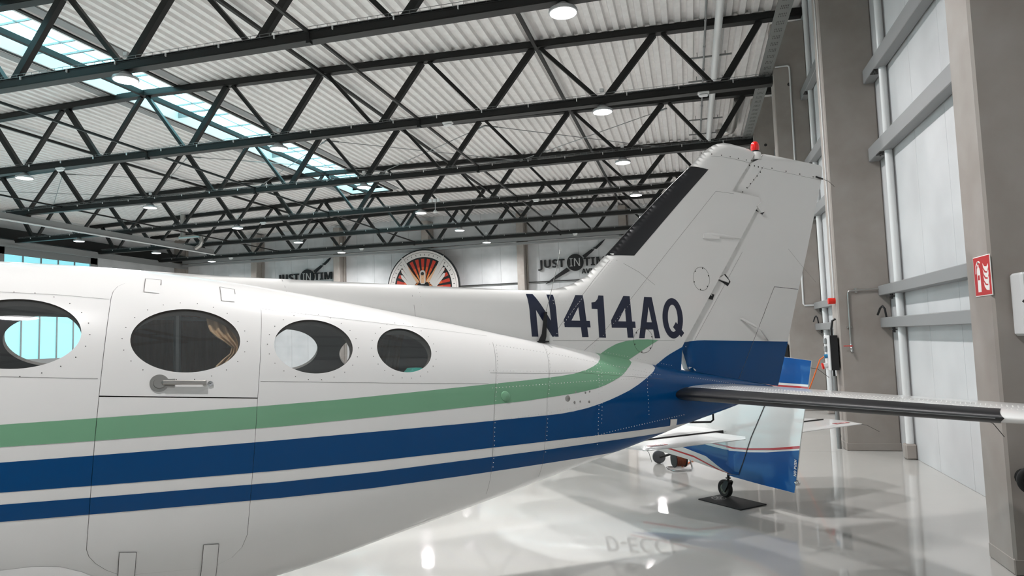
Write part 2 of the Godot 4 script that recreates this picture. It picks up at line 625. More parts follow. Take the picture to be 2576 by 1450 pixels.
func shell() -> void:
	var b := MB.new()
	b.box(Vector3(-15, -0.15, -14), Vector3(37, 0.3, 52))
	var fl := struct("floor", b.done(), M.floor, "glossy white hangar floor")
	for z: float in [-10.52, -20.9, -31.2]:
		b = MB.new()
		b.box(Vector3(-15.1, 0.0, z), Vector3(34.2, 0.0016, 0.006))
		obj("floor_joint", b.done(), M.joint, fl)
	# walls
	b = MB.new()
	b.box(Vector3(2.9, 4.7, -14.5), Vector3(0.2, 9.9, 48))
	var wr := struct("wall_right", b.done(), M.roof_back, "light metal panel wall along the right side")
	for i in 46:
		b = MB.new()
		b.cbox(Vector3(2.78, 4.75, -37.6 + 1.0 * i), Vector3(0.06, 9.5, 0.996), 0.004)
		obj("wall_panel", b.done(), M.panel, wr)
	b = MB.new()
	b.box(Vector3(-15.1, 4.7, -38.4), Vector3(36.2, 9.9, 0.2))
	var wb := struct("wall_back", b.done(), M.roof_back, "light metal panel wall at the far end behind the signs")
	for i in 31:
		for k in 3:
			var y0: float = [0.0, 4.95, 7.3][k]
			var y1: float = [4.93, 7.28, 9.5][k]
			b = MB.new()
			b.cbox(Vector3(-32.1 + 1.16 * i, (y0 + y1) * 0.5, -38.26), Vector3(1.154, y1 - y0, 0.08), 0.005)
			obj("wall_panel", b.done(), M.panel, wb)
	b = MB.new()
	b.box(Vector3(-33.0, 8.3, -14.5), Vector3(0.3, 2.2, 48))
	b.box(Vector3(-33.0, 0.35, -14.5), Vector3(0.3, 1.5, 48))
	b.box(Vector3(-33.0, 4.2, -34.8), Vector3(0.3, 6.4, 7.3))
	b.box(Vector3(-33.0, 4.2, 3.0), Vector3(0.3, 6.4, 13.4))
	struct("wall_left", b.done(), M.panel, "far left wall round the glazed hangar doors")
	b = MB.new()
	b.box(Vector3(-15.1, 4.7, 9.6), Vector3(36.2, 9.9, 0.2))
	struct("wall_front", b.done(), M.panel, "plain light wall behind the viewer")
	# ceiling: backing slabs round the skylight, ribbed sheets below them
	b = MB.new()
	for r: Array in [[-33.2, -16.07, -38.5, 9.7], [-13.98, 3.0, -38.5, 9.7], [-16.07, -13.98, -38.5, -30.32], [-16.07, -13.98, 7.0, 9.7]]:
		var x0: float = r[0]
		var x1: float = r[1]
		var zc: float = (r[2] + r[3]) * 0.5
		var s := Vector3(x1 - x0, 0.12, r[3] - r[2])
		b.bar(Vector3(x0, roof_y(x0) + 0.2, zc), Vector3(x1, roof_y(x1) + 0.2, zc), s.z, 0.16)
	var ce := struct("ceiling", b.done(), M.roof_back, "ribbed light metal roof deck")
	var zs := [9.5, 4.8, -0.4, -5.6, -10.8, -16.0, -21.0, -26.1, -31.0, -35.5, -38.3]
	for i in 10:
		for r: Array in [[-32.9, -16.07], [-13.98, 2.75]]:
			b = MB.new()
			sheet(b, r[0], r[1], zs[i], zs[i + 1])
			obj("roof_sheet", b.done(), M.roof, ce)
	b = MB.new()
	sheet(b, -16.07, -13.98, -30.32, -38.3)
	obj("roof_sheet", b.done(), M.roof, ce)
	# skylight along the ridge
	var sl := thing("skylight", "long glazed ridge skylight with pale upstand and dark frame", "skylight")
	b = MB.new()
	for x: float in [-16.03, -14.02]:
		b.box(Vector3(x, 9.5, -11.65), Vector3(0.06, 0.5, 37.4))
	b.box(Vector3(-15.02, 9.5, -30.35), Vector3(2.1, 0.5, 0.06))
	b.box(Vector3(-15.02, 9.5, 7.05), Vector3(2.1, 0.5, 0.06))
	obj("upstand", b.done(), M.pvc, sl)
	b = MB.new()
	for x: float in [-16.12, -13.93]:
		b.box(Vector3(x, 9.27, -11.65), Vector3(0.1, 0.05, 37.4))
	b.box(Vector3(-15.02, 9.27, -30.4), Vector3(2.3, 0.12, 0.1))
	obj("frame", b.done(), M.steel, sl)
	b = MB.new()
	for x: float in [-16.42, -13.62]:
		b.box(Vector3(x, 9.28, -11.65), Vector3(0.28, 0.02, 37.4))
	obj("flashing", b.done(), M.girt, sl)
	b = MB.new()
	b.box(Vector3(-15.1, 9.2, -11.65), Vector3(0.12, 0.14, 37.4))
	obj("ridge_beam", b.done(), M.steel, sl)
	var pm := BoxMesh.new()
	pm.size = Vector3(2.06, 0.012, 1.17)
	var fb := MB.new()
	for i in 31:
		var z := -29.7 + 1.2 * i
		obj("pane", pm, M.glass, sl).position = Vector3(-15.02, 9.76, z)
		fb.box(Vector3(-15.02, 9.73, z + 0.6), Vector3(2.06, 0.05, 0.035))
		if i % 4 == 1:
			fb.box(Vector3(-15.02, 9.62, z + 0.2), Vector3(2.0, 0.05, 0.05))
	for x: float in [-15.4, -14.6]:
		fb.box(Vector3(x, 9.75, -11.65), Vector3(0.02, 0.03, 37.4))
	obj("glazing_bar", fb.done(), M.galv, sl)
	for k in 4:
		b = MB.new()
		b.prism(P2([-16.0, 9.35, -15.62, 9.35, -16.0, 9.72]), -0.02, 0.02, Transform3D(Basis(), Vector3(0, 0, -13.2 - 5.2 * k)))
		obj("bracket", b.done(), M.girt, sl)


func walls_detail() -> void:
	# concrete columns of the right wall
	var names := ["nearest concrete column at the right edge, bearing the fire sign", "second concrete column, bearing the socket box and water tap", "third concrete column, with a thin conduit down its face", "fourth concrete column behind the fin tip", "fifth concrete column along the right wall", "sixth concrete column along the right wall", "concrete column in the far right corner"]
	for i in 7:
		var z: float = [-5.45, -10.62, -15.85, -20.85, -25.95, -30.85, -35.3][i]
		var top: float = 8.64
		var b := MB.new()
		b.cbox(Vector3(2.4, top * 0.5, z - 0.21), Vector3(0.7, top, 0.42), 0.018)
		var o := struct("column", b.done(), M.concrete, names[i])
		o.set_meta("category", "column")
		b = MB.new()
		b.cbox(Vector3(2.4, 0.055, z - 0.205), Vector3(0.708, 0.11, 0.42), 0.008)
		obj("plinth", b.done(), M.concrete, o)
		if i > 0:
			b = MB.new()
			b.lathe(P2([0.0, 0.004, 0.04, 0.004, 0.042, 0.0]), Transform3D(Basis(Vector3.RIGHT, PI / 2), Vector3(2.38, 7.2, z)), 14)
			obj("anchor_hole", b.done(), M.dark, o)
		# rails, rainwater pipe
		if i > 4:
			continue
		var z1: float = z
		var z0: float = z + 4.8
		var bay: String = ["beside the viewer", "between the first and second columns", "between the second and third columns", "between the third and fourth columns", "behind the fourth column"][i]
		var lv := [1.79, 2.24, 4.2, 5.35, 6.9]
		var lvn := ["lowest", "second lowest", "middle", "second highest", "highest"]
		for k in 5:
			b = MB.new()
			b.cbox(Vector3(2.66, lv[k], (z0 + z1) * 0.5), Vector3(0.14, 0.14 if k < 2 else 0.2, z0 - z1 - 0.02), 0.008)
			var g := thing("wall_rail", "%s grey steel wall rail %s" % [lvn[k], bay], "rail", Vector3.ZERO, 0.0, "grey steel wall rails")
			obj("rail", b.done(), M.girt, g)
			b = MB.new()
			for q: float in [0.5, 0.56]:
				b.tube(PackedVector3Array([Vector3(2.62, lv[k] - 0.14, z1 + q), Vector3(2.62, lv[k], z1 + q)]), 0.012, 6)
			b.box(Vector3(2.64, lv[k] - 0.1, z1 + 0.5), Vector3(0.1, 0.015, 0.2))
			obj("bolt", b.done(), M.dark, g)
		var pz: float = z1 + 0.62
		b = MB.new()
		b.tube(PackedVector3Array([Vector3(2.69, 0.2, pz), Vector3(2.69, 9.0, pz)]), 0.048, 16)
		var p := thing("downpipe", "white round downpipe " + bay, "pipe", Vector3.ZERO, 0.0, "white downpipes on the right wall")
		obj("pipe", b.done(), M.pvc, p)
		b = MB.new()
		b.cbox(Vector3(2.68, 0.1, pz), Vector3(0.14, 0.2, 0.15), 0.02)
		obj("pipe_shoe", b.done(), M.concrete, p)
	# columns of the far wall, the rail above them
	for i in 6:
		var b := MB.new()
		b.cbox(Vector3(-3.4 - 5.85 * i, 4.5, -37.85), Vector3(0.42, 9.0, 0.75), 0.02)
		b.box(Vector3(-3.14 - 5.85 * i, 4.5, -38.1), Vector3(0.05, 9.0, 0.24))
		var o := struct("column", b.done(), M.concrete, "concrete column on the far wall, %s from the right" % ["first", "second", "third, behind the round emblem", "fourth", "fifth", "sixth"][i])
		o.set_meta("category", "column")
	for t: Array in [[7.45, 0.2, 0.22, "long grey beam along the far wall above the signs"], [7.22, 0.12, 0.3, "long grey track under the beam of the far wall"], [5.02, 0.05, 0.12, "thin dark girt across the far wall below the signs"]]:
		var b := MB.new()
		b.cbox(Vector3(-15.1, t[0], -37.45 if t[0] > 6.0 else -38.17), Vector3(34.0, t[1], t[2]), 0.01)
		tag(obj("wall_beam", b.done(), M.girt if t[0] > 6.0 else M.dark), t[3], "beam", "beams along the far wall")
	# the glazed doors in the far left wall
	for k in 4:
		var zc := -28.4 + 6.0 * k
		var d := thing("door_%d" % (k + 1), "%s glazed hangar door leaf in the far left wall" % ["farthest", "second farthest", "third farthest", "nearest"][k], "door")
		d.set_meta("kind", "structure")
		d.remove_meta("category")
		var b := MB.new()
		for s: float in [-1.0, 1.0]:
			b.box(Vector3(-32.8, 4.1, zc + s * 2.75), Vector3(0.16, 6.0, 0.5))
		for y: float in [1.3, 6.95]:
			b.box(Vector3(-32.8, y, zc), Vector3(0.16, 0.4, 5.9))
		b.box(Vector3(-32.76, 4.05, zc), Vector3(0.07, 0.09, 5.1))
		for m in 4:
			b.box(Vector3(-32.77, 4.1, zc - 1.5 + m), Vector3(0.07, 5.4, 0.06))
		obj("door_frame", b.done(), M.girt, d)
		for m in 5:
			for q in 2:
				b = MB.new()
				b.box(Vector3(-32.8, 2.75 + 2.7 * q, zc - 2.0 + m), Vector3(0.03, 2.62, 0.94))
				obj("window_pane", b.done(), M.cyan_pane, d)
	var b := MB.new()
	b.box(Vector3(-32.35, 7.25, -14.5), Vector3(0.3, 0.22, 47))
	b.box(Vector3(-32.2, 7.1, -14.5), Vector3(0.05, 0.1, 47))
	tag(obj("door_track", b.done(), M.girt), "grey door track above the glazed doors of the left wall", "door track")
	b = MB.new()
	b.box(Vector3(-32.5, 7.72, -14.5), Vector3(0.24, 0.5, 47))
	tag(obj("edge_girder", b.done(), M.steel), "black steel girder above the door track, carrying the truss ends", "girder")
	b = MB.new()
	b.cbox(Vector3(-25.5, 7.1, -25.5), Vector3(0.22, 0.26, 13.0), 0.015)
	var cr := thing("monorail_beam", "grey hoist beam hanging below the trusses at upper left", "beam")
	obj("beam", b.done(), M.girt, cr)
	b = MB.new()
	b.box(Vector3(-25.36, 6.94, -25.5), Vector3(0.05, 0.05, 13.0))
	obj("conductor_rail", b.done(), M.pvc, cr)
	b = MB.new()
	for z: float in [-20.9, -26.0, -30.9]:
		b.box(Vector3(-25.5, 7.26, z - 0.1), Vector3(0.3, 0.06, 0.24))
	obj("hanger_plate", b.done(), M.steel, cr)
	# flue duct near the hoist beam
	b = MB.new()
	b.tube(PackedVector3Array([Vector3(-26.1, 9.0, -30.4), Vector3(-26.1, 7.72, -30.4)]), 0.13, 14)
	b.tube(PackedVector3Array([Vector3(-26.3, 7.75, -30.4), Vector3(-25.1, 7.75, -30.4), Vector3(-24.95, 7.7, -30.4), Vector3(-24.9, 7.5, -30.4), Vector3(-25.0, 7.25, -30.4), Vector3(-25.3, 7.1, -30.4)]), 0.1, 14)
	tag(obj("flue_duct", b.done(), M.alu), "bent metal duct hanging at the end of the hoist beam", "duct")




# ---- the twin with the green and blue stripes: x runs aft, y up, z to its left (towards the viewer) ----
var KW := P2([-9.3, 0.02, -9.1, 0.14, -8.5, 0.4, -7.6, 0.62, -6.5, 0.73, -5.2, 0.745, -4.4, 0.735, -3.8, 0.715, -3.2, 0.665, -2.6, 0.595, -1.8, 0.475, -1.0, 0.35, -0.2, 0.235, 0.5, 0.135, 0.95, 0.06, 1.26, 0.012])
var KT := P2([-9.3, 1.13, -9.1, 1.25, -8.5, 1.45, -7.5, 1.68, -7.0, 1.85, -6.5, 2.2, -5.2, 2.25, -4.4, 2.189, -3.7, 2.155, -3.35, 2.117, -2.82, 2.034, -2.1, 1.893, -1.4, 1.75, -0.86, 1.643, -0.3, 1.53, 0.19, 1.43, 0.82, 1.32, 1.26, 1.235])
var KB := P2([-9.3, 1.09, -9.1, 0.98, -8.5, 0.75, -7.5, 0.52, -6.5, 0.4, -4.5, 0.37, -3.4, 0.389, -2.8, 0.447, -2.2, 0.549, -1.6, 0.652, -1.0, 0.762, -0.4, 0.873, 0.2, 0.994, 0.8, 1.102, 1.26, 1.209])
const NT := 2.3
const NB := 3.0
var DOORS := [P2([-3.744, 1.507, -3.73, 1.723, -3.719, 1.896, -3.715, 1.965, -3.708, 2.0, -3.691, 2.027, -3.661, 2.046, -3.615, 2.06, -3.569, 2.062, -3.4, 2.042, -3.223, 2.02, -3.144, 2.006, -3.08, 1.985, -3.04, 1.955, -3.019, 1.905, -3.028, 1.81, -3.045, 1.63, -3.062, 1.45]),
	P2([-3.744, 1.504, -3.756, 1.311, -3.773, 0.994, -3.782, 0.838, -3.773, 0.805, -3.748, 0.768, -3.709, 0.729, -3.662, 0.697, -3.594, 0.682, -3.45, 0.665, -3.317, 0.652, -3.242, 0.653, -3.179, 0.676, -3.133, 0.722, -3.111, 0.782, -3.099, 0.954, -3.08, 1.2, -3.063, 1.448])]
# windows: centre (s, y), half axes, tilt
var WINS := [[-4.069, 1.8, 0.246, 0.157, -0.05], [-3.382, 1.75, 0.2445, 0.157, -0.05], [-2.757, 1.702, 0.214, 0.146, -0.07], [-2.224, 1.663, 0.174, 0.129, -0.08], [-4.79, 1.81, 0.245, 0.157, -0.03]]


func spl(k: PackedVector2Array, x: float) -> float:
	var n := k.size()
	x = clampf(x, k[0].x, k[n - 1].x)
	var i := 0
	while i < n - 2 and k[i + 1].x < x:
		i += 1
	var h := k[i + 1].x - k[i].x
	var d := (k[i + 1].y - k[i].y) / h
	var m0 := d
	var m1 := d
	if i > 0:
		var e := (k[i].y - k[i - 1].y) / (k[i].x - k[i - 1].x)
		m0 = 2.0 * e * d / (e + d) if e * d > 0.0 else 0.0
	if i < n - 2:
		var e := (k[i + 2].y - k[i + 1].y) / (k[i + 2].x - k[i + 1].x)
		m1 = 2.0 * e * d / (e + d) if e * d > 0.0 else 0.0
	var t := (x - k[i].x) / h
	var t2 := t * t
	var t3 := t2 * t
	return (2 * t3 - 3 * t2 + 1) * k[i].y + (t3 - 2 * t2 + t) * h * m0 + (3 * t2 - 2 * t3) * k[i + 1].y + (t3 - t2) * h * m1


func sect(kw: PackedVector2Array, kt: PackedVector2Array, kb: PackedVector2Array, mid: float, q: Vector2) -> Vector3:
	var w := spl(kw, q.x)
	var t := spl(kt, q.x)
	var b := spl(kb, q.x)
	var c := b + (t - b) * mid
	var cs := maxf(cos(q.y), 0.0)
	var sn := sin(q.y)
	var e := 2.0 / (NT if sn > 0.0 else NB)
	return Vector3(q.x, c + ((t - c) if sn > 0.0 else (c - b)) * signf(sn) * pow(absf(sn), e), w * pow(cs, e))


func hull(q: Vector2) -> Vector3:
	return sect(KW, KT, KB, 0.47, q)


func normal_of(f: Callable, q: Vector2, out: Vector3) -> Vector3:
	var e := 0.004
	var m := (f.call(q + Vector2(e, 0)) - f.call(q - Vector2(e, 0))).cross(f.call(q + Vector2(0, e)) - f.call(q - Vector2(0, e))) as Vector3
	m = m.normalized()
	return m if m.dot(out) >= 0.0 else -m


func hull_n(q: Vector2) -> Vector3:
	var y := clampf(q.y, -PI / 2 + 0.03, PI / 2 - 0.03)
	return normal_of(hull, Vector2(q.x, y), Vector3(0, sin(y), cos(y)))


func hull_off(o: float) -> Callable:
	return func(q: Vector2) -> Vector3: return hull(q) + hull_n(q) * o


func far_side(f: Callable) -> Callable:
	return func(q: Vector2) -> Vector3:
		var p: Vector3 = f.call(q)
		return Vector3(p.x, p.y, -p.z)


# (station, height) of the near side as (station, angle)
func on_hull(poly: PackedVector2Array, dense := 0.05) -> PackedVector2Array:
	var r := PackedVector2Array()
	for i in poly.size():
		var a := poly[i]
		var c := poly[(i + 1) % poly.size()]
		var parts := maxi(1, int(ceil(a.distance_to(c) / dense)))
		for k in parts:
			r.append(hull_q(a.lerp(c, float(k) / parts)))
	return r


func hull_q(p: Vector2) -> Vector2:
	var t := spl(KT, p.x)
	var b := spl(KB, p.x)
	var c := b + (t - b) * 0.47
	var f := (p.y - c) / ((t - c) if p.y > c else (c - b))
	return Vector2(p.x, signf(f) * asin(minf(pow(absf(f), (NT if f > 0.0 else NB) * 0.5), 1.0)))


func oval(w: Array, grow := 0.0, k := 56) -> PackedVector2Array:
	var r := PackedVector2Array()
	for i in k:
		var p := Vector2(cos(TAU * i / k) * (w[2] + grow), sin(TAU * i / k) * (w[3] + grow)).rotated(w[4])
		r.append(hull_q(Vector2(w[0], w[1]) + p))
	return r


func shrunk(poly: PackedVector2Array, d: float) -> PackedVector2Array:
	return Geometry2D.offset_polygon(poly, -d)[0]


# a ring between the outer skin and the lining round a window
func reveal(b: MB, w: Array, o0: float, o1: float, mirror := 1.0) -> void:
	var e := oval(w)
	for i in e.size():
		var a := e[i]
		var c := e[(i + 1) % e.size()]
		var m := Vector3(1, 1, mirror)
		var pa := hull(a)
		var pc := hull(c)
		var na := hull_n(a)
		var nc := hull_n(c)
		var mid := Vector3(w[0], w[1], pa.z)
		b.squad((pa + na * o0) * m, (pc + nc * o0) * m, (pc + nc * o1) * m, (pa + na * o1) * m, (mid - pa).normalized() * m, (mid - pc).normalized() * m, (mid - pc).normalized() * m, (mid - pa).normalized() * m)


var FIN_LE := P2([-3.95, 2.175, -3.2, 2.128, -2.5, 2.103, -1.64, 2.073, -1.27, 2.06, -1.037, 2.058, -0.918, 2.068, -0.785, 2.101, -0.644, 2.166, -0.457, 2.33, -0.264, 2.507, -0.009, 2.733, 0.231, 2.939, 0.429, 3.1, 0.52, 3.18, 0.6, 3.25, 0.667, 3.295, 0.72, 3.325, 0.771, 3.344, 0.844, 3.361, 0.916, 3.36, 1.062, 3.347, 1.15, 3.332, 1.19, 3.32])
var RUD := P2([1.235, 3.25, 1.31, 3.305, 1.36, 3.304, 1.677, 3.289, 2.01, 3.274, 2.075, 3.27, 2.092, 3.25, 2.071, 3.138, 1.796, 2.412, 1.663, 2.081, 1.481, 1.614, 1.324, 1.229, 0.87, 1.305, 0.331, 1.402, 0.29, 1.425, 0.225, 1.62, 0.245, 1.645, 1.15, 2.8, 1.17, 2.885, 0.868, 2.93, 1.092, 3.183])


func edge_distance(line: PackedVector2Array, p: Vector2) -> float:
	var d := 9.0
	for i in line.size() - 1:
		d = minf(d, p.distance_to(Geometry2D.get_closest_point_to_segment(p, line[i], line[i + 1])))
	return d


func rud_te(y: float) -> float:
	return lerpf(1.324, 2.09, clampf((y - 1.229) / 2.03, 0.0, 1.0))


func fin_h(p: Vector2) -> float:
	var d := edge_distance(FIN_LE, p)
	var nose := sqrt(maxf(1.0 - pow(1.0 - minf(d / 0.16, 1.0), 2.0), 0.0))
	var tip := clampf((p.y - 2.0) / 1.4, 0.0, 1.0)
	var full := lerpf(0.082, 0.056, tip)
	var te := clampf((rud_te(p.y) - p.x) / 1.25, 0.0, 1.0)
	return maxf(full * nose * lerpf(0.45, 1.0, te), 0.0008)


func rud_h(p: Vector2) -> float:
	var x := clampf((rud_te(p.y) - p.x) / 1.15, 0.0, 1.0)
	var d := edge_distance(RUD.slice(13), p)
	var nose := sqrt(maxf(1.0 - pow(1.0 - minf((d + 0.012) / 0.09, 1.0), 2.0), 0.0))
	var td := clampf((3.31 - p.y) / 0.08, 0.02, 1.0)
	return (0.006 + 0.05 * x) * nose * sqrt(1.0 - (1.0 - td) * (1.0 - td))


func sheet_f(h: Callable, side: float, off: float) -> Callable:
	return func(q: Vector2) -> Vector3: return Vector3(q.x, q.y, side * (h.call(q) + off))


func sheet_n(h: Callable, side: float) -> Callable:
	return func(q: Vector2) -> Vector3:
		var e := 0.006
		var gx: float = (h.call(q + Vector2(e, 0)) - h.call(q - Vector2(e, 0))) / (2 * e)
		var gy: float = (h.call(q + Vector2(0, e)) - h.call(q - Vector2(0, e))) / (2 * e)
		return Vector3(-gx, -gy, side).normalized()


func both(b: MB, poly: PackedVector2Array, holes: Array, cell: float, h: Callable, off := 0.0, near_only := false) -> void:
	b.patch(poly, holes, Vector2(cell, cell), sheet_f(h, 1.0, off), sheet_n(h, 1.0))
	if not near_only:
		b.patch(poly, holes, Vector2(cell, cell), sheet_f(h, -1.0, off), sheet_n(h, -1.0))


func stab_pt(q: Vector2) -> Vector3:
	# q.x: span 0.1 .. 2.62, q.y: -1 (lower trailing edge) .. 0 (leading edge) .. 1 (upper trailing edge)
	var r := clampf((q.x - 2.45) / 0.17, 0.0, 1.0)
	var le := 0.08 * (q.x - 0.2) + 0.12 * r * r
	var c := lerpf(1.06, 0.7, (q.x - 0.2) / 2.4) - 0.2 * r * r
	var x := q.y * q.y
	var y := 5.0 * 0.108 * c * (0.2969 * absf(q.y) - 0.126 * x - 0.3516 * x * x + 0.2843 * x * x * x - 0.1036 * x * x * x * x)
	return Vector3(le + x * c, 1.245 + signf(q.y) * y * sqrt(1.0 - r * r * 0.985), q.x)


func stab_n(q: Vector2) -> Vector3:
	var s := clampf(q.x, 0.1, 2.6)
	var y := clampf(q.y, -0.985, 0.985)
	if absf(y) < 0.012:
		return Vector3(-1, 0, 0)
	return normal_of(stab_pt, Vector2(s, y), Vector3(-0.3 if absf(y) < 0.15 else 0.0, y, 0))


func rivet_lines(o: Node3D, pts: PackedVector3Array, nrm: PackedVector3Array, m: Material, r := 0.0032) -> void:
	var d := MB.new()
	d.lathe(P2([r, 0.0, r * 0.8, r * 0.45, 0.0, r * 0.7]), Transform3D(), 7)
	var mm := MultiMesh.new()
	mm.transform_format = MultiMesh.TRANSFORM_3D
	mm.mesh = d.done()
	mm.instance_count = pts.size()
	for i in pts.size():
		var y := nrm[i]
		var x := y.cross(Vector3(0.3, 0.9, 0.2)).normalized()
		mm.set_instance_transform(i, Transform3D(Basis(x, y, x.cross(y)), pts[i]))
	var k := MultiMeshInstance3D.new()
	k.name = "rivet_rows"
	k.multimesh = mm
	k.material_override = m
	k.set_meta("kind", "stuff")
	o.add_child(k, true)


func twin() -> void:
	var o := thing("airplane", "large white twin with green and blue stripes and tail number N414AQ", "airplane", Vector3(-0.275, 0, -5.525), deg_to_rad(42.0))
	var b := MB.new()
	var whole := PackedVector2Array()
	whole.append_array([Vector2(-9.3, -PI / 2), Vector2(1.26, -PI / 2), Vector2(1.26, PI / 2), Vector2(-9.3, PI / 2)])
	var gaps := []
	var holes := []
	var farholes := []
	for d: PackedVector2Array in DOORS:
		gaps.append(on_hull(d))
	# close the narrow seam between the two door halves
	var door_all := Geometry2D.merge_polygons(Geometry2D.offset_polygon(gaps[0], 0.004)[0], Geometry2D.offset_polygon(gaps[1], 0.004)[0])
	var dall: PackedVector2Array = Geometry2D.offset_polygon(door_all[0], -0.0035)[0]
	for i in WINS.size():
		if i != 1:
			holes.append(oval(WINS[i]))
		farholes.append(oval(WINS[i]))
	b.patch(whole, [dall] + holes, Vector2(0.05, 0.065), hull, hull_n)
	b.patch(whole, farholes, Vector2(0.07, 0.08), far_side(hull), far_side(hull_n))
	var fuselage := obj("fuselage", b.done(), M.white, o)
	# lining of the cabin, closed at both ends
	b = MB.new()
	var inside := PackedVector2Array([Vector2(-5.6, -PI / 2), Vector2(-1.75, -PI / 2), Vector2(-1.75, PI / 2), Vector2(-5.6, PI / 2)])
	b.patch(inside, farholes, Vector2(0.06, 0.09), hull_off(-0.045), hull_n)
	b.patch(inside, farholes, Vector2(0.06, 0.09), far_side(hull_off(-0.045)), far_side(hull_n))
	for s: float in [-5.6, -1.75]:
		for k in 24:
			var a := hull_off(-0.045).call(Vector2(s, -PI / 2 + PI * k / 24)) as Vector3
			var c := hull_off(-0.045).call(Vector2(s, -PI / 2 + PI * (k + 1) / 24)) as Vector3
			b.quad(a, c, Vector3(c.x, c.y, -c.z), Vector3(a.x, a.y, -a.z), Vector3(1, 0, 0))
	b.box(Vector3(-4.3, 0.78, 0), Vector3(2.6, 0.04, 1.1))
	b.box(Vector3(-2.4, 0.82, 0), Vector3(1.2, 0.04, 0.7))
	obj("cabin_lining", b.done(), M.lining, o)
	# windows
	for i in WINS.size():
		for side: float in [1.0, -1.0]:
			if i == 1 and side > 0.0:
				continue
			b = MB.new()
			var f: Callable = hull_off(-0.008)
			b.patch(oval(WINS[i], 0.001), [], Vector2(0.07, 0.07), f if side > 0 else far_side(f), hull_n if side > 0 else far_side(hull_n))
			var w := obj("cabin_window", b.done(), M.glass, o)
			b = MB.new()
			reveal(b, WINS[i], 0.0, -0.047, side)
			obj("window_reveal", b.done(), M.lining, w)
	# the two door halves
	var dn := ["upper_door", "airstair_door"]
	var leaves := []
	for k in 2:
		b = MB.new()
		var leaf := shrunk(gaps[k], 0.0015)
		leaves.append(leaf)
		b.patch(leaf, [oval(WINS[1])] if k == 0 else [], Vector2(0.045, 0.06), hull_off(0.0012), hull_n)
		leaves.append(obj(dn[k], b.done(), M.white, o))
	var upper: MeshInstance3D = leaves[1]
	var lower: MeshInstance3D = leaves[3]
	b = MB.new()
	b.patch(oval(WINS[1], 0.001), [], Vector2(0.07, 0.07), hull_off(-0.008), hull_n)
	obj("cabin_window", b.done(), M.glass, upper)
	b = MB.new()
	reveal(b, WINS[1], 0.001, -0.047)
	obj("window_reveal", b.done(), M.lining, upper)
	door_handle(upper)
	for h: Array in [[-3.572, 2.072, -3.5, 2.068, -3.508, 1.99, -3.576, 1.997], [-3.217, 2.035, -3.144, 2.022, -3.151, 1.948, -3.216, 1.954]]:
		b = MB.new()
		b.patch(on_hull(P2(h)), [], Vector2(0.05, 0.05), hull_off(0.004), hull_n)
		b.ribbon(on_hull(P2(h)), 0.002, hull_off(0.0025), hull_n, true)
		obj("hinge_plate", b.done(), M.white, upper).set_meta("label", "square white hinge plate")
		b = MB.new()
		b.ribbon(on_hull(P2([h[6], h[7], h[0], h[1], h[2], h[3], h[2] + 0.0, h[3] - 0.03]), 0.2), 0.003, hull_off(0.0046), hull_n)
		obj("hinge_seam", b.done(), M.seam, upper)
	for h: Array in [[-3.657, 0.803, -3.589, 0.792, -3.6, 0.63, -3.665, 0.64], [-3.309, 0.772, -3.241, 0.763, -3.25, 0.58, -3.319, 0.595]]:
		b = MB.new()
		b.patch(on_hull(P2(h)), [], Vector2(0.05, 0.05), hull_off(0.005), hull_n)
		obj("hinge_strap", b.done(), M.white, lower)
		b = MB.new()
		b.ribbon(on_hull(P2(h), 0.3), 0.0022, hull_off(0.0056), hull_n, true)
		obj("strap_seam", b.done(), M.seam, lower)
	# stripes: on the skin and, cut at the seam, on the lower door
	var green := P2([-9.0, 1.412, -4.098, 1.411, -3.413, 1.409, -3.052, 1.408, -2.625, 1.411, -2.19, 1.42, -1.769, 1.43, -1.396, 1.438, -1.223, 1.444, -1.09, 1.449, -0.971, 1.458, -0.845, 1.478, -0.77, 1.498, -0.713, 1.518, -0.665, 1.545, -0.642, 1.565, -0.64, 1.6,
		-0.33, 1.56, -0.345, 1.508, -0.415, 1.475, -0.509, 1.427, -0.56, 1.407, -0.62, 1.388, -0.7, 1.366, -0.784, 1.349, -0.9, 1.336, -1.005, 1.327, -1.416, 1.309, -1.781, 1.306, -2.3, 1.302, -2.965, 1.299, -3.413, 1.306, -3.753, 1.311, -4.095, 1.318, -9.0, 1.318])
	var blue := P2([-9.0, 1.26, -4.093, 1.254, -3.412, 1.24, -2.965, 1.231, -2.447, 1.222, -1.898, 1.211, -1.253, 1.203, -1.13, 1.203, -1.017, 1.209, -0.9, 1.22, -0.781, 1.239, -0.68, 1.26, -0.588, 1.283, -0.485, 1.311, -0.385, 1.346, -0.259, 1.396, -0.166, 1.434, -0.125, 1.455, -0.118, 1.48, -0.12, 1.53,
		1.25, 1.26, 1.25, 1.1, 0.3, 1.012, -0.071, 1.016, -0.48, 1.02, -1.258, 1.035, -1.902, 1.05, -2.449, 1.064, -2.966, 1.08, -3.411, 1.1, -3.765, 1.116, -4.09, 1.13, -9.0, 1.135])
	var teal := P2([-9.0, 1.1, -4.089, 1.08, -3.769, 1.065, -3.411, 1.047, -2.966, 1.022, -2.449, 1.004, -1.902, 0.993, -1.256, 0.98, -0.687, 0.974, -0.092, 0.966, 0.1, 0.955, 0.0, 0.9, -0.2, 0.87, -0.453, 0.867, -0.848, 0.88, -1.243, 0.888, -1.898, 0.901, -2.448, 0.917, -2.965, 0.943, -3.41, 0.971, -3.773, 0.992, -4.088, 1.009, -9.0, 1.015])
	var si := 0
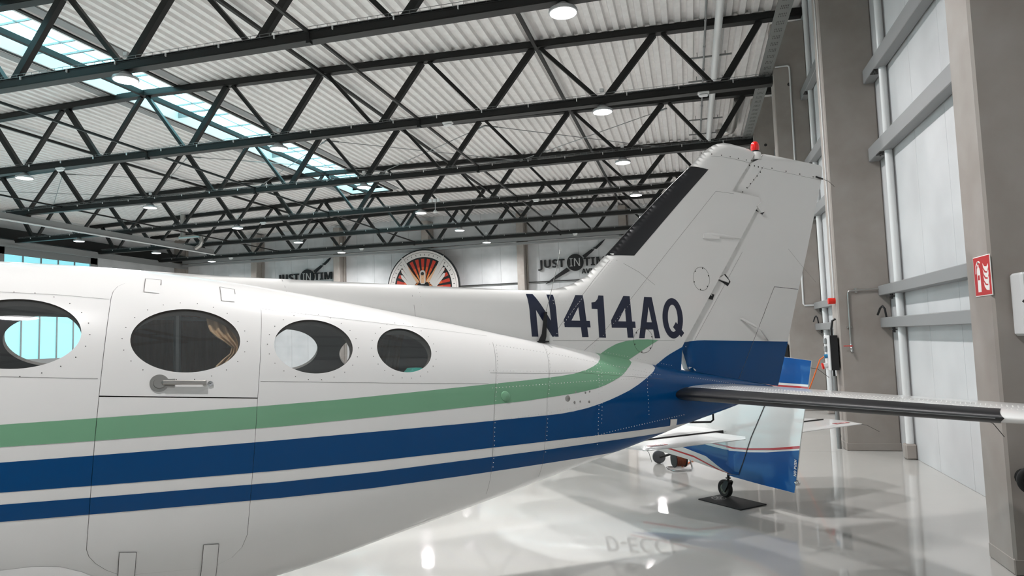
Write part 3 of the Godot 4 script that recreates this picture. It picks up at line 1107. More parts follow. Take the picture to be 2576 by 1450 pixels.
	for q: Array in [["green_stripe", green, M.green], ["blue_stripe", blue, M.blue], ["blue_stripe", teal, M.blue]]:
		si += 1
		var full := clean_on_hull(q[1])
		b = MB.new()
		for p in Geometry2D.intersect_polygons(full, PackedVector2Array([Vector2(-9, -1.5), Vector2(1.25, -1.5), Vector2(1.25, 1.5), Vector2(-9, 1.5)])):
			b.patch(p, [dall], Vector2(0.05, 0.06), hull_off(0.0012), hull_n)
			b.patch(p, [], Vector2(0.1, 0.1), far_side(hull_off(0.0012)), far_side(hull_n))
		obj(q[0], b.done(), q[2], o)
		b = MB.new()
		for p in Geometry2D.intersect_polygons(full, leaves[2]):
			b.patch(p, [], Vector2(0.05, 0.06), hull_off(0.0024), hull_n)
		obj(q[0], b.done(), q[2], lower)
	# seams in the skin
	for q: Array in [[-3.017, 1.911, -2.539, 1.849, -2.107, 1.798, -1.587, 1.733], [-4.6, 2.02, -4.151, 1.991, -3.923, 1.978, -3.722, 1.957], [-4.6, 1.64, -4.108, 1.612, -3.75, 1.584], [-3.047, 1.532, -2.359, 1.481, -1.683, 1.435],
			[-1.57, 1.69, -1.65, 1.35, -1.67, 1.157, -1.682, 0.915, -1.69, 0.75], [-1.13, 1.66, -1.236, 1.319, -1.259, 1.116, -1.27, 1.014, -1.28, 0.8], [-1.66, 1.5, -1.24, 1.474, -0.9, 1.46, -0.1, 1.37]]:
		b = MB.new()
		b.ribbon(on_line(P2(q)), 0.0016, hull_off(0.0016), hull_n)
		obj("skin_seam", b.done(), M.seam, o)
	var rp := PackedVector3Array()
	var rn := PackedVector3Array()
	for q: Array in [[-1.56, 1.66, -1.64, 1.35, -1.66, 1.157, -1.672, 0.915], [-1.13, 1.63, -1.226, 1.319, -1.249, 1.116, -1.26, 0.95], [-0.72, 1.56, -0.78, 1.3, -0.8, 1.1, -0.8, 0.95], [-0.69, 1.55, -0.75, 1.3, -0.77, 1.1],
			[-1.66, 1.515, -1.24, 1.489, -0.9, 1.475, -0.2, 1.4], [-1.66, 1.407, -0.8, 1.4, -0.3, 1.39], [-1.66, 1.21, -1.3, 1.215, -0.8, 1.243], [-1.25, 0.99, -0.6, 1.045, 0.1, 1.09], [-1.6, 1.68, -1.1, 1.6, -0.6, 1.5, -0.1, 1.4], [-0.25, 1.45, -0.3, 1.3, -0.3, 1.1], [0.2, 1.37, 0.75, 1.28]]:
		var l := on_line(P2(q))
		var run := 0.0
		for i in l.size() - 1:
			var a := hull(l[i])
			var c := hull(l[i + 1])
			var len := a.distance_to(c)
			while run < len:
				var e := l[i].lerp(l[i + 1], run / len)
				rp.append(hull(e) + hull_n(e) * 0.001)
				rn.append(hull_n(e))
				run += 0.027
			run -= len
	rivet_lines(o, rp, rn, M.rivet)
	# screws round the windows
	rp = PackedVector3Array()
	rn = PackedVector3Array()
	for i in WINS.size():
		for e in oval(WINS[i], 0.034, 22):
			rp.append(hull(e) + hull_n(e) * 0.001)
			rn.append(hull_n(e))
	rivet_lines(o, rp, rn, M.screw, 0.0024)
	# small fittings on the tail cone
	b = MB.new()
	var vq := hull_q(Vector2(-1.571, 1.349))
	b.lathe(P2([0.034, 0.0, 0.03, 0.01, 0.018, 0.016, 0.0, 0.018]), Transform3D(Basis(Vector3(1, 0, 0), Vector3(0, 0, 1).lerp(hull_n(vq), 1.0), Vector3(0, -1, 0)), hull(vq)), 20)
	obj("blister", b.done(), M.green, o)
	b = MB.new()
	for q: Array in [[-1.062, 1.297, 0.022], [-1.005, 1.268, 0.009], [-0.985, 1.335, 0.007], [-0.955, 1.27, 0.007], [-0.9, 1.325, 0.008], [-0.874, 1.262, 0.009], [-0.86, 1.33, 0.007]]:
		var e := hull_q(Vector2(q[0], q[1]))
		var m := hull_n(e)
		b.lathe(P2([q[2], 0.001, q[2] * 0.8, 0.003, 0.0, 0.003]), Transform3D(Basis(m.cross(Vector3.UP).normalized(), m, Vector3.UP), hull(e)), 16)
	obj("drain_port", b.done(), M.alu, o)
	b = MB.new()
	b.patch(on_hull(P2([-0.061, 1.016, -0.072, 1.069, 0.005, 1.065, 0.012, 1.02])), [], Vector2(0.04, 0.04), hull_off(0.006), hull_n)
	obj("placard", b.done(), M.sign_white, o)
	b = MB.new()
	b.tube(PackedVector3Array([Vector3(0.28, 1.0, 0.03), Vector3(0.5, 0.985, 0.03), Vector3(0.53, 1.0, 0.03), Vector3(0.53, 1.08, 0.03)]), 0.008, 8)
	obj("tie_down_ring", b.done(), M.black, o)
	fin(o)
	tail_plane(o)
	cabin(o)
	wing(o)


func clean_on_hull(p: PackedVector2Array) -> PackedVector2Array:
	return on_hull(p, 0.06)


func on_line(p: PackedVector2Array) -> PackedVector2Array:
	var r := PackedVector2Array()
	for i in p.size() - 1:
		for k in 6:
			r.append(hull_q(p[i].lerp(p[i + 1], k / 6.0)))
	r.append(hull_q(p[p.size() - 1]))
	return r


func door_handle(d: Node3D) -> void:
	var q := hull_q(Vector2(-3.503, 1.549))
	var n := hull_n(q)
	var x := Vector3(1, -0.04, 0).slide(n).normalized()
	var xf := Transform3D(Basis(x, n.cross(x), n), hull(q) + n * 0.002)
	var b := MB.new()
	var p := PackedVector2Array()
	for i in 29:
		p.append(Vector2.from_angle(0.5 + (TAU - 1.0) * i / 28) * 0.041)
	p.append_array([Vector2(0.066, -0.021), Vector2(0.066, 0.021)])
	b.prism(p, 0.0, 0.004, xf)
	var plate := obj("door_handle", b.done(), M.alu, d)
	b = MB.new()
	b.lathe(P2([0.026, 0.004, 0.025, 0.012, 0.0, 0.013]), xf * Transform3D(Basis(Vector3.RIGHT, PI / 2), Vector3.ZERO), 24)
	b.cbox(xf * Vector3(0.105, 0.0, 0.02), Vector3(0.19, 0.02, 0.014), 0.004, xf.basis)
	b.cbox(xf * Vector3(0.195, 0.0, 0.011), Vector3(0.016, 0.026, 0.022), 0.004, xf.basis)
	obj("handle_lever", b.done(), M.alu, d)
	b = MB.new()
	b.lathe(P2([0.0132, 0.0, 0.0125, 0.006, 0.0, 0.0075]), xf * Transform3D(Basis(Vector3.RIGHT, PI / 2), Vector3(0.222, -0.002, 0)), 20)
	obj("lock", b.done(), M.chrome, d)
	b = MB.new()
	b.box(xf * Vector3(0.222, -0.002, 0.0078), Vector3(0.01, 0.003, 0.001), xf.basis.rotated(n, 0.6))
	obj("keyhole", b.done(), M.black, d)
	plate.set_meta("label", "grey round handle plate")


func fin(o: Node3D) -> void:
	var poly := FIN_LE.duplicate()
	poly.append_array(P2([1.2, 3.312, 1.083, 3.191, 0.853, 2.921, 1.179, 2.891, 1.196, 2.857, 0.218, 1.641, 0.19, 1.6, 0.17, 1.4, -0.3, 1.48, -1.4, 1.69, -2.1, 1.83, -2.8, 1.97, -3.35, 2.06, -3.9, 2.12]))
	var b := MB.new()
	var boot := P2([-0.457, 2.33, -0.264, 2.507, -0.009, 2.733, 0.231, 2.939, 0.429, 3.1, 0.595, 3.088, 0.274, 2.8, -0.237, 2.328])
	var cut := boot.duplicate()
	for i in 5:
		cut[i] += Vector2(-0.02, 0.02)
	both(b, poly, [cut], 0.03, fin_h)
	# closing faces towards the rudder
	var te := [[1.196, 2.857, 0.218, 1.641], [1.083, 3.191, 0.853, 2.921], [0.853, 2.921, 1.179, 2.891], [1.19, 3.32, 1.083, 3.191]]
	for e: Array in te:
		for k in 8:
			var a := Vector2(e[0], e[1]).lerp(Vector2(e[2], e[3]), k / 8.0)
			var c := Vector2(e[0], e[1]).lerp(Vector2(e[2], e[3]), (k + 1) / 8.0)
			var ha := fin_h(a)
			var hc := fin_h(c)
			b.quad(Vector3(a.x, a.y, -ha), Vector3(c.x, c.y, -hc), Vector3(c.x, c.y, hc), Vector3(a.x, a.y, ha), Vector3(0.8, -0.6, 0))
	var f := obj("vertical_fin", b.done(), M.fin_white, o)
	b = MB.new()
	both(b, boot, [], 0.03, fin_h, 0.0025)
	for i in 4:
		var a := boot[i]
		var c := boot[i + 1]
		var m := Vector3(-0.7, 0.7, 0)
		b.quad(Vector3(a.x, a.y, -0.0045), Vector3(c.x, c.y, -0.0045), Vector3(c.x, c.y, 0.0045), Vector3(a.x, a.y, 0.0045), m)
	obj("deicing_boot", b.done(), M.boot, f).set_meta("label", "matt black leading edge boot")
	b = MB.new()
	both(b, P2([-0.6, 1.577, -0.534, 1.613, -0.49, 1.632, -0.444, 1.65, -0.36, 1.668, -0.255, 1.677, -0.148, 1.675, -0.043, 1.667, -0.151, 1.617, -0.34, 1.525, -0.36, 1.5, -0.64, 1.53]), [], 0.03, fin_h, 0.0012)
	obj("green_sweep", b.done(), M.green, f)
	b = MB.new()
	both(b, P2([-0.08, 1.475, 0.019, 1.533, 0.07, 1.557, 0.119, 1.577, 0.208, 1.612, 0.19, 1.58, 0.17, 1.42, -0.06, 1.44]), [], 0.03, fin_h, 0.0012)
	obj("blue_sweep", b.done(), M.blue, f)
	# seams and hatches
	var lines := [[0.524, 3.207, 0.718, 3.214, 0.908, 3.208, 1.084, 3.194], [0.66, 2.905, 0.87, 2.9], [0.66, 2.905, 0.1, 2.37, -0.25, 2.03, -0.6, 1.7, -0.75, 1.6], [-0.4, 2.29, -0.2, 2.2, -0.05, 2.1], [-0.45, 2.29, -0.8, 1.95, -1.0, 1.72], [-2.05, 2.085, -2.03, 1.87], [-2.85, 2.11, -2.83, 2.02], [-1.0, 1.69, 0.12, 1.66]]
	b = MB.new()
	for l: Array in lines:
		b.ribbon(P2(l), 0.0018, sheet_f(fin_h, 1.0, 0.0007), sheet_n(fin_h, 1.0))
	obj("skin_seam", b.done(), M.seam, f)
	for c: Array in [[0.436, 2.156, 0.09, 0.097], [-0.19, 1.668, 0.093, 0.096]]:
		var ring := PackedVector2Array()
		for k in 32:
			ring.append(Vector2(c[0], c[1]) + Vector2(cos(TAU * k / 32) * c[2], sin(TAU * k / 32) * c[3]))
		b = MB.new()
		b.ribbon(ring, 0.002, sheet_f(fin_h, 1.0, 0.0014), sheet_n(fin_h, 1.0), true)
		for k in 6:
			var e := Vector2(c[0], c[1]) + Vector2(cos(TAU * k / 6 + 0.3) * c[2], sin(TAU * k / 6 + 0.3) * c[3]) * 0.93
			b.lathe(P2([0.0055, 0.0, 0.004, 0.002, 0.0, 0.002]), Transform3D(Basis(Vector3.RIGHT, PI / 2), Vector3(e.x, e.y, fin_h(e) + 0.001)), 8)
		obj("inspection_hatch", b.done(), M.screw, f)
	letters(f)
	var rp := PackedVector3Array()
	var rn := PackedVector3Array()
	for l: Array in [[-3.3, 2.075, -2.5, 1.945, -1.4, 1.725, -0.2, 1.48], [-0.42, 2.3, -0.78, 1.95, -0.98, 1.72], [-0.45, 2.27, -0.81, 1.92, -1.0, 1.7], [0.08, 2.33, -0.25, 2.0, -0.6, 1.68, -0.72, 1.57], [-0.35, 1.55, 0.1, 1.46], [-0.75, 1.63, -0.35, 1.55], [0.1, 1.65, 0.02, 1.55], [-0.98, 1.98, -0.82, 1.97], [-0.98, 1.955, -0.82, 1.945], [-1.99, 2.06, -1.98, 1.87]]:
		var p := P2(l)
		for i in p.size() - 1:
			var k := maxi(1, int(p[i].distance_to(p[i + 1]) / 0.025))
			for e in k:
				var q := p[i].lerp(p[i + 1], float(e) / k)
				rp.append(sheet_f(fin_h, 1.0, 0.0).call(q))
				rn.append(sheet_n(fin_h, 1.0).call(q))
	rivet_lines(f, rp, rn, M.rivet, 0.003)
	# rudder with its tab
	var tab := P2([1.339, 2.102, 1.66, 2.082, 1.481, 1.614, 1.324, 1.229, 0.838, 1.311, 1.103, 1.727])
	b = MB.new()
	both(b, RUD, [Geometry2D.offset_polygon(tab, 0.004)[0]], 0.035, rud_h)
	for i in RUD.size():
		var a := RUD[i]
		var c := RUD[(i + 1) % RUD.size()]
		if a.x > 1.3 and c.x > 1.3 and a.y < 2.1 and c.y < 2.1:
			continue
		var d := (c - a).normalized()
		var m := Vector3(-d.y, d.x, 0)
		b.quad(Vector3(a.x, a.y, -rud_h(a)), Vector3(c.x, c.y, -rud_h(c)), Vector3(c.x, c.y, rud_h(c)), Vector3(a.x, a.y, rud_h(a)), m)
	var r := obj("rudder", b.done(), M.fin_white, o)
	b = MB.new()
	both(b, tab, [], 0.035, rud_h)
	var tb := obj("trim_tab", b.done(), M.fin_white, r)
	tb.set_meta("label", "trim tab set into the rudder's lower rear corner")
	b = MB.new()
	both(b, P2([1.339, 2.102, 1.33, 2.08, 0.83, 1.311, 0.848, 1.311, 1.11, 1.722]), [], 0.05, rud_h, -0.004)
	both(b, P2([1.339, 2.106, 1.66, 2.09, 1.66, 2.08, 1.33, 2.095]), [], 0.05, rud_h, -0.004)
	obj("tab_gap", b.done(), M.dark, r)
	var band := P2([0.2, 1.625, 0.24, 1.64, 0.299, 1.648, 0.38, 1.653, 0.46, 1.653, 1.049, 1.63, 1.5, 1.613, 1.324, 1.229, 0.87, 1.305, 0.331, 1.402, 0.28, 1.42])
	b = MB.new()
	for p in Geometry2D.clip_polygons(band, Geometry2D.offset_polygon(tab, 0.004)[0]):
		for e in Geometry2D.intersect_polygons(p, RUD):
			both(b, e, [], 0.035, rud_h, 0.0012)
	for p in Geometry2D.intersect_polygons(band, tab):
		both(b, p, [], 0.035, rud_h, 0.0012)
	obj("blue_band", b.done(), M.blue, r)
	# seams, screws on the horn
	b = MB.new()
	for l: Array in [[1.269, 3.164, 1.534, 3.154, 2.062, 3.129], [1.269, 3.18, 1.0, 2.91], [0.35, 1.655, 0.95, 2.4], [1.55, 2.45, 1.9, 2.15]]:
		b.ribbon(P2(l), 0.0018, sheet_f(rud_h, 1.0, 0.0008), sheet_n(rud_h, 1.0))
	obj("skin_seam", b.done(), M.seam, r)
	b = MB.new()
	for k in 14:
		var e: Vector2 = Vector2(1.105, 3.178).lerp(Vector2(1.25, 3.165), k / 3.0) if k < 4 else Vector2(1.225, 3.125).lerp(Vector2(1.0, 2.93), (k - 4) / 5.0) if k < 10 else Vector2(1.38, 3.175).lerp(Vector2(1.95, 3.15), (k - 10) / 3.0)
		b.lathe(P2([0.0065, 0.0, 0.005, 0.002, 0.0, 0.002]), Transform3D(Basis(Vector3.RIGHT, PI / 2), Vector3(e.x, e.y, rud_h(e) + 0.0008)), 8)
	for k in 6:
		var e := Vector2(0.56, 3.235).lerp(Vector2(1.05, 3.215), k / 5.0)
		b.lathe(P2([0.0055, 0.0, 0.004, 0.002, 0.0, 0.002]), Transform3D(Basis(Vector3.RIGHT, PI / 2), Vector3(e.x, e.y, fin_h(e) + 0.0008)), 8)
	obj("screws", b.done(), M.screw, r)
	# hinges
	for h: Array in [[1.196, 2.849, 1.262, 2.775, 1.225, 2.742, 1.14, 2.78], [0.64, 2.16, 0.735, 2.205, 0.79, 2.139, 0.755, 2.1]]:
		b = MB.new()
		b.patch(P2(h), [], Vector2(0.05, 0.05), sheet_f(rud_h, 1.0, 0.0015), sheet_n(rud_h, 1.0))
		var hg := obj("hinge_cutout", b.done(), M.black, r)
		b = MB.new()
		b.prism(P2([h[0], h[1], h[2] - 0.03, h[3] - 0.01, h[4] - 0.035, h[5] + 0.012, h[6], h[7] + 0.03]), 0.03, 0.062, Transform3D())
		obj("hinge_arm", b.done(), M.fin_white, hg)
	b = MB.new()
	b.patch(P2([0.545, 2.045, 0.599, 2.029, 0.573, 1.984, 0.51, 2.0]), [], Vector2(0.05, 0.05), sheet_f(rud_h, 1.0, 0.0015), sheet_n(rud_h, 1.0))
	obj("hinge_cutout", b.done(), M.black, r)
	b = MB.new()
	b.lathe(P2([0.0, 0.0, 0.008, 0.03, 0.018, 0.08, 0.022, 0.16, 0.018, 0.27, 0.008, 0.42, 0.0, 0.5]), Transform3D(Basis(Vector3(0, 0.6, 1).normalized(), Vector3(1, -0.04, 0).normalized(), Vector3(0.02, 1, -0.6).normalized()), Vector3(0.455, 2.532, 0.066)), 14)
	b.cbox(Vector3(0.57, 2.512, 0.075), Vector3(0.18, 0.045, 0.02), 0.005)
	obj("actuator_fairing", b.done(), M.fin_white, f)
	b = MB.new()
	b.tube(PackedVector3Array([Vector3(0.89, 1.828, 0.04), Vector3(1.03, 1.75, 0.075)]), 0.012, 8)
	b.tube(PackedVector3Array([Vector3(1.03, 1.75, 0.075), Vector3(1.1, 1.722, 0.07)]), 0.006, 8)
	b.tube(PackedVector3Array([Vector3(1.09, 1.728, 0.07), Vector3(1.221, 1.632, 0.028)]), 0.01, 8)
	obj("tab_pushrod", b.done(), M.fin_white, r)
	# static wick
	b = MB.new()
	b.tube(PackedVector3Array([Vector3(1.99, 3.155, 0.012), Vector3(2.08, 3.14, 0.012)]), 0.008, 8)
	b.tube(PackedVector3Array([Vector3(2.08, 3.14, 0.012), Vector3(2.16, 3.125, 0.012), Vector3(2.24, 3.08, 0.012)]), 0.002, 6)
	obj("static_wick", b.done(), M.dark, r)
	# beacon
	b = MB.new()
	b.lathe(P2([0.052, -0.07, 0.05, -0.02, 0.045, 0.0, 0.036, 0.004]), Transform3D(Basis(), Vector3(1.222, 3.31, 0)), 20)
	var bc := obj("beacon", b.done(), M.fin_white, o)
	b = MB.new()
	b.lathe(P2([0.036, 0.0, 0.037, 0.012, 0.033, 0.014]), Transform3D(Basis(), Vector3(1.222, 3.314, 0)), 20)
	obj("beacon_collar", b.done(), M.black, bc)
	b = MB.new()
	b.lathe(P2([0.034, 0.0, 0.0375, 0.02, 0.0375, 0.045, 0.033, 0.066, 0.023, 0.08, 0.011, 0.087, 0.0, 0.089]), Transform3D(Basis(), Vector3(1.222, 3.326, 0)), 24)
	obj("red_lens", b.done(), M.red_lens, bc).set_meta("label", "red beacon lens")
	# whip antenna in front of the number
	b = MB.new()
	b.prism(P2([-1.135, 1.68, -1.085, 1.675, -1.072, 1.72, -1.058, 1.895, -1.075, 1.895, -1.1, 1.74]), 0.1, 0.116, Transform3D())
	b.cbox(Vector3(-1.1, 1.683, 0.108), Vector3(0.09, 0.012, 0.04), 0.004)
	var mast := obj("antenna_mast", b.done(), M.black, o)
	mast.set_meta("label", "black antenna mast with a thin steel whip")
	b = MB.new()
	b.tube(PackedVector3Array([Vector3(-1.066, 1.89, 0.108), Vector3(-1.012, 2.05, 0.108), Vector3(-0.935, 2.31, 0.108)]), 0.0022, 6)
	b.tube(PackedVector3Array([Vector3(-0.935, 2.31, 0.108), Vector3(-0.925, 2.35, 0.108)]), 0.004, 6)
	obj("whip", b.done(), M.alu, mast)


func letters(f: Node3D) -> void:
	var g := {
		"N": [[0, 0, 0, 1, 0.25, 1, 0.76, 0.38, 0.76, 1, 1, 1, 1, 0, 0.76, 0, 0.24, 0.62, 0.24, 0]],
		"4": [[0.62, 0, 0.87, 0, 0.87, 0.235, 1, 0.235, 1, 0.39, 0.87, 0.39, 0.87, 1, 0.6, 1, 0, 0.41, 0, 0.235, 0.62, 0.235], [0.29, 0.39, 0.62, 0.39, 0.62, 0.71]],
		"1": [[0.45, 0, 1, 0, 1, 1, 0.6, 1, 0.5, 0.91, 0.3, 0.84, 0, 0.82, 0, 0.67, 0.45, 0.67]],
		"A": [[0, 0, 0.26, 0, 0.33, 0.21, 0.68, 0.21, 0.74, 0, 1, 0, 0.68, 1, 0.32, 1], [0.39, 0.385, 0.63, 0.385, 0.51, 0.76]],
	}
	for e: Array in [["N", -1.171, -0.951, 1.72, 2.026, -0.02], ["4", -0.889, -0.664, 1.709, 2.021, -0.034], ["1", -0.65, -0.538, 1.702, 2.018, -0.008], ["4", -0.477, -0.253, 1.695, 2.014, -0.02], ["A", -0.23, -0.024, 1.685, 2.006, 0.0], ["Q", 0.008, 0.215, 1.676, 1.998, 0.0]]:
		var place := func(x: float, y: float) -> Vector2: return Vector2(lerpf(e[1], e[2], x) + e[5] * y, lerpf(e[3], e[4], y) + lerpf(0.002, -0.004, x))
		var b := MB.new()
		var sets := []
		if e[0] == "Q":
			var ring := PackedVector2Array()
			var hole := PackedVector2Array()
			for k in 40:
				var c := Vector2.from_angle(TAU * k / 40)
				ring.append(place.call(0.5 + 0.5 * c.x, 0.5 + 0.5 * c.y))
				hole.append(place.call(0.5 + 0.24 * c.x, 0.5 + 0.335 * c.y))
			var tail := PackedVector2Array([place.call(0.49, 0.28), place.call(0.64, 0.41), place.call(1.03, 0.14), place.call(0.87, 0.035)])
			b.patch(ring, [hole], Vector2(0.03, 0.03), sheet_f(fin_h, 1.0, 0.001), sheet_n(fin_h, 1.0))
			b.patch(tail, [], Vector2(0.03, 0.03), sheet_f(fin_h, 1.0, 0.0012), sheet_n(fin_h, 1.0))
		else:
			for l: Array in g[e[0]]:
				var p := PackedVector2Array()
				for i in range(0, l.size(), 2):
					p.append(place.call(l[i], l[i + 1]))
				sets.append(p)
			b.patch(sets[0], sets.slice(1), Vector2(0.03, 0.03), sheet_f(fin_h, 1.0, 0.001), sheet_n(fin_h, 1.0))
		obj("number_letter", b.done(), M.navy, f)


func tail_plane(o: Node3D) -> void:
	var whole := PackedVector2Array([Vector2(0.05, -1), Vector2(2.62, -1), Vector2(2.62, 1), Vector2(0.05, 1)])
	for side: float in [1.0, -1.0]:
		var f: Callable = stab_pt if side > 0 else far_side(stab_pt)
		var n: Callable = stab_n if side > 0 else far_side(stab_n)
		var b := MB.new()
		b.patch(whole, [], Vector2(0.06, 0.04), f, n)
		var s := obj("stabilizer", b.done(), M.white, o)
		b = MB.new()
		var up := func(q: Vector2) -> Vector3: return stab_pt(q) + stab_n(q) * 0.003
		b.patch(PackedVector2Array([Vector2(0.1, -0.36), Vector2(2.34, -0.36), Vector2(2.4, 0.0), Vector2(2.34, 0.36), Vector2(0.1, 0.36)]), [], Vector2(0.06, 0.03), up if side > 0 else far_side(up), n)
		obj("deicing_boot", b.done(), M.boot, s).set_meta("label", "black rubber boot along the leading edge")
		if side > 0:
			b = MB.new()
			b.ribbon(PackedVector2Array([Vector2(0.8, -0.012), Vector2(2.36, -0.012)]), 0.004, func(q: Vector2) -> Vector3: return stab_pt(q) + stab_n(q) * 0.0045, stab_n)
			obj("boot_seam", b.done(), M.galv, s)
			var rp := PackedVector3Array()
			var rn := PackedVector3Array()
			for y: float in [0.4, 0.5, 0.56]:
				for k in 90:
					var q := Vector2(0.3 + 0.025 * k, y)
					rp.append(stab_pt(q))
					rn.append(stab_n(q))
			rivet_lines(s, rp, rn, M.rivet, 0.004)
			b = MB.new()
			b.tube(PackedVector3Array([Vector3(0.5, 1.2, 2.1), Vector3(0.6, 1.16, 2.12), Vector3(0.68, 1.08, 2.13)]), 0.002, 6)
			obj("static_wick", b.done(), M.dark, s)


func cabin(o: Node3D) -> void:
	# drapes and tied curtains follow the cabin wall inside the lining
	for c: Array in [[-3.74, -3.02, -1.0, 0.0, "drape"], [-3.3, -3.12, 1.0, 1.0, "curtain"], [-3.02, -2.9, -1.0, 0.5, "drape"], [-2.3, -2.0, -1.0, 0.0, "drape"]]:
		var b := MB.new()
		var pc := func(q: Vector2) -> Vector3:
			var x: float = q.x
			if c[3] > 0.0:
				var pull := exp(-pow((q.y - 1.7) / 0.06, 2.0)) * 0.55 + clampf((1.95 - q.y) / 0.3, 0.0, 1.0) * 0.2
				x = lerpf(q.x, c[1], pull * c[3])
			var w := hull(hull_q(Vector2(x, q.y)))
			return Vector3(x, q.y, (w.z - 0.085 + 0.012 * sin((q.x - c[0]) * 150.0)) * c[2])
		b.patch(PackedVector2Array([Vector2(c[0], 1.5), Vector2(c[1], 1.5), Vector2(c[1], spl(KT, c[1]) - 0.11), Vector2(c[0], spl(KT, c[1]) - 0.11)]), [], Vector2(0.008, 0.03), pc, func(q: Vector2) -> Vector3: return normal_of(pc, q, Vector3(0, 0, c[2])))
		obj("curtain", b.done(), M.drape if c[4] == "drape" else M.curtain, o)
	var b := MB.new()
	b.cbox(Vector3(-3.42, 1.72, 0.2), Vector3(0.035, 0.42, 0.03), 0.01)
	b.tube(PackedVector3Array([Vector3(-5.4, 1.99, -0.45), Vector3(-1.9, 1.83, -0.35)]), 0.012, 8)
	obj("cabin_rail", b.done(), M.galv, o)
	for s: float in [-4.35, -2.2]:
		b = MB.new()
		b.cbox(Vector3(s, 1.25, -0.28), Vector3(0.14, 0.75, 0.45), 0.06, Basis(Vector3(0, 0, 1), 0.2))
		b.cbox(Vector3(s - 0.25, 1.0, -0.28), Vector3(0.5, 0.16, 0.45), 0.05)
		b.box(Vector3(s - 0.2, 0.86, -0.28), Vector3(0.4, 0.16, 0.35))
		obj("cabin_seat", b.done(), M.dark, o)
	b = MB.new()
	b.cbox(Vector3(-2.11, 1.47, 0.28), Vector3(0.12, 0.16, 0.16), 0.03)
	obj("teal_bag", b.done(), M.teal, o)


func wing(o: Node3D) -> void:
	for side: float in [1.0, -1.0]:
		var f := func(q: Vector2) -> Vector3:
			var x: float = q.y * q.y
			var c := lerpf(1.95, 1.2, (q.x - 0.3) / 6.2)
			var y := 5.0 * 0.15 * c * (0.2969 * absf(q.y) - 0.126 * x - 0.3516 * x * x + 0.2843 * x * x * x - 0.1036 * x * x * x * x)
			return Vector3(-6.35 + 0.05 * q.x + x * c, 0.72 + 0.085 * q.x + signf(q.y) * y, q.x * side)
		var b := MB.new()
		b.patch(PackedVector2Array([Vector2(0.3, -1), Vector2(6.5, -1), Vector2(6.5, 1), Vector2(0.3, 1)]), [], Vector2(0.6, 0.1), f, func(q: Vector2) -> Vector3: return normal_of(f, Vector2(clampf(q.x, 0.4, 6.4), clampf(q.y, -0.98, 0.98) if absf(q.y) > 0.02 else 0.02), Vector3(0, q.y, 0)))
		obj("wing", b.done(), M.white, o)
		b = MB.new()
		b.lathe(P2([0.0, 0.0, 0.14, 0.05, 0.3, 0.35, 0.4, 1.0, 0.38, 1.9, 0.2, 3.0, 0.0, 3.5]), Transform3D(Basis(Vector3(0, 1, 0), Vector3(1, 0, 0), Vector3(0, 0, -1)), Vector3(-8.0, 1.0, 2.1 * side)), 20)
		obj("engine_nacelle", b.done(), M.white, o)
		b = MB.new()
		b.tube(PackedVector3Array([Vector3(-5.4, 0.35, 2.0 * side), Vector3(-5.4, 0.85, 2.0 * side)]), 0.05, 10)
		b.lathe(P2([0.0, -0.09, 0.2, -0.09, 0.28, -0.06, 0.3, 0.0, 0.28, 0.06, 0.2, 0.09, 0.0, 0.09]), Transform3D(Basis(Vector3.RIGHT, PI / 2), Vector3(-5.4, 0.3, 2.0 * side)), 20)
		obj("main_gear", b.done(), M.rubber, o)
	var b := MB.new()
	# the concave fairing where the wing's trailing edge meets the belly
	var line := [[-4.5, 0.84], [-4.1, 0.805], [-3.98, 0.80], [-3.88, 0.78], [-3.8, 0.74], [-3.72, 0.68], [-3.65, 0.6]]
	for i in line.size() - 1:
		for k in 5:
			var q := func(p: Array, t: float) -> Vector3:
				var e := hull_q(Vector2(p[0], p[1]))
				var out: float = 0.16 * clampf((-3.62 - p[0]) / 0.5, 0.0, 1.0)
				return hull(e) + hull_n(e) * (0.002 + out * t * t) + Vector3(0, -0.34 * (1.0 - (1.0 - t) * (1.0 - t)) * clampf((-3.55 - p[0]) / 0.5, 0.3, 1.0), 0)
			var a: Vector3 = q.call(line[i], k / 5.0)
			var c: Vector3 = q.call(line[i + 1], k / 5.0)
			var d: Vector3 = q.call(line[i + 1], (k + 1) / 5.0)
			var e: Vector3 = q.call(line[i], (k + 1) / 5.0)
			var m := (c - a).cross(e - a).normalized()
			if m.z < 0.0:
				m = -m
			b.quad(a, c, d, e, m)
	obj("wing_fillet", b.done(), M.white, o)
	b = MB.new()
	b.tube(PackedVector3Array([Vector3(-8.2, 0.3, 0), Vector3(-8.2, 0.9, 0)]), 0.045, 10)
	b.lathe(P2([0.0, -0.07, 0.16, -0.07, 0.24, -0.04, 0.25, 0.0, 0.24, 0.04, 0.16, 0.07, 0.0, 0.07]), Transform3D(Basis(Vector3.RIGHT, PI / 2), Vector3(-8.2, 0.25, 0)), 20)
	obj("nose_gear", b.done(), M.rubber, o)


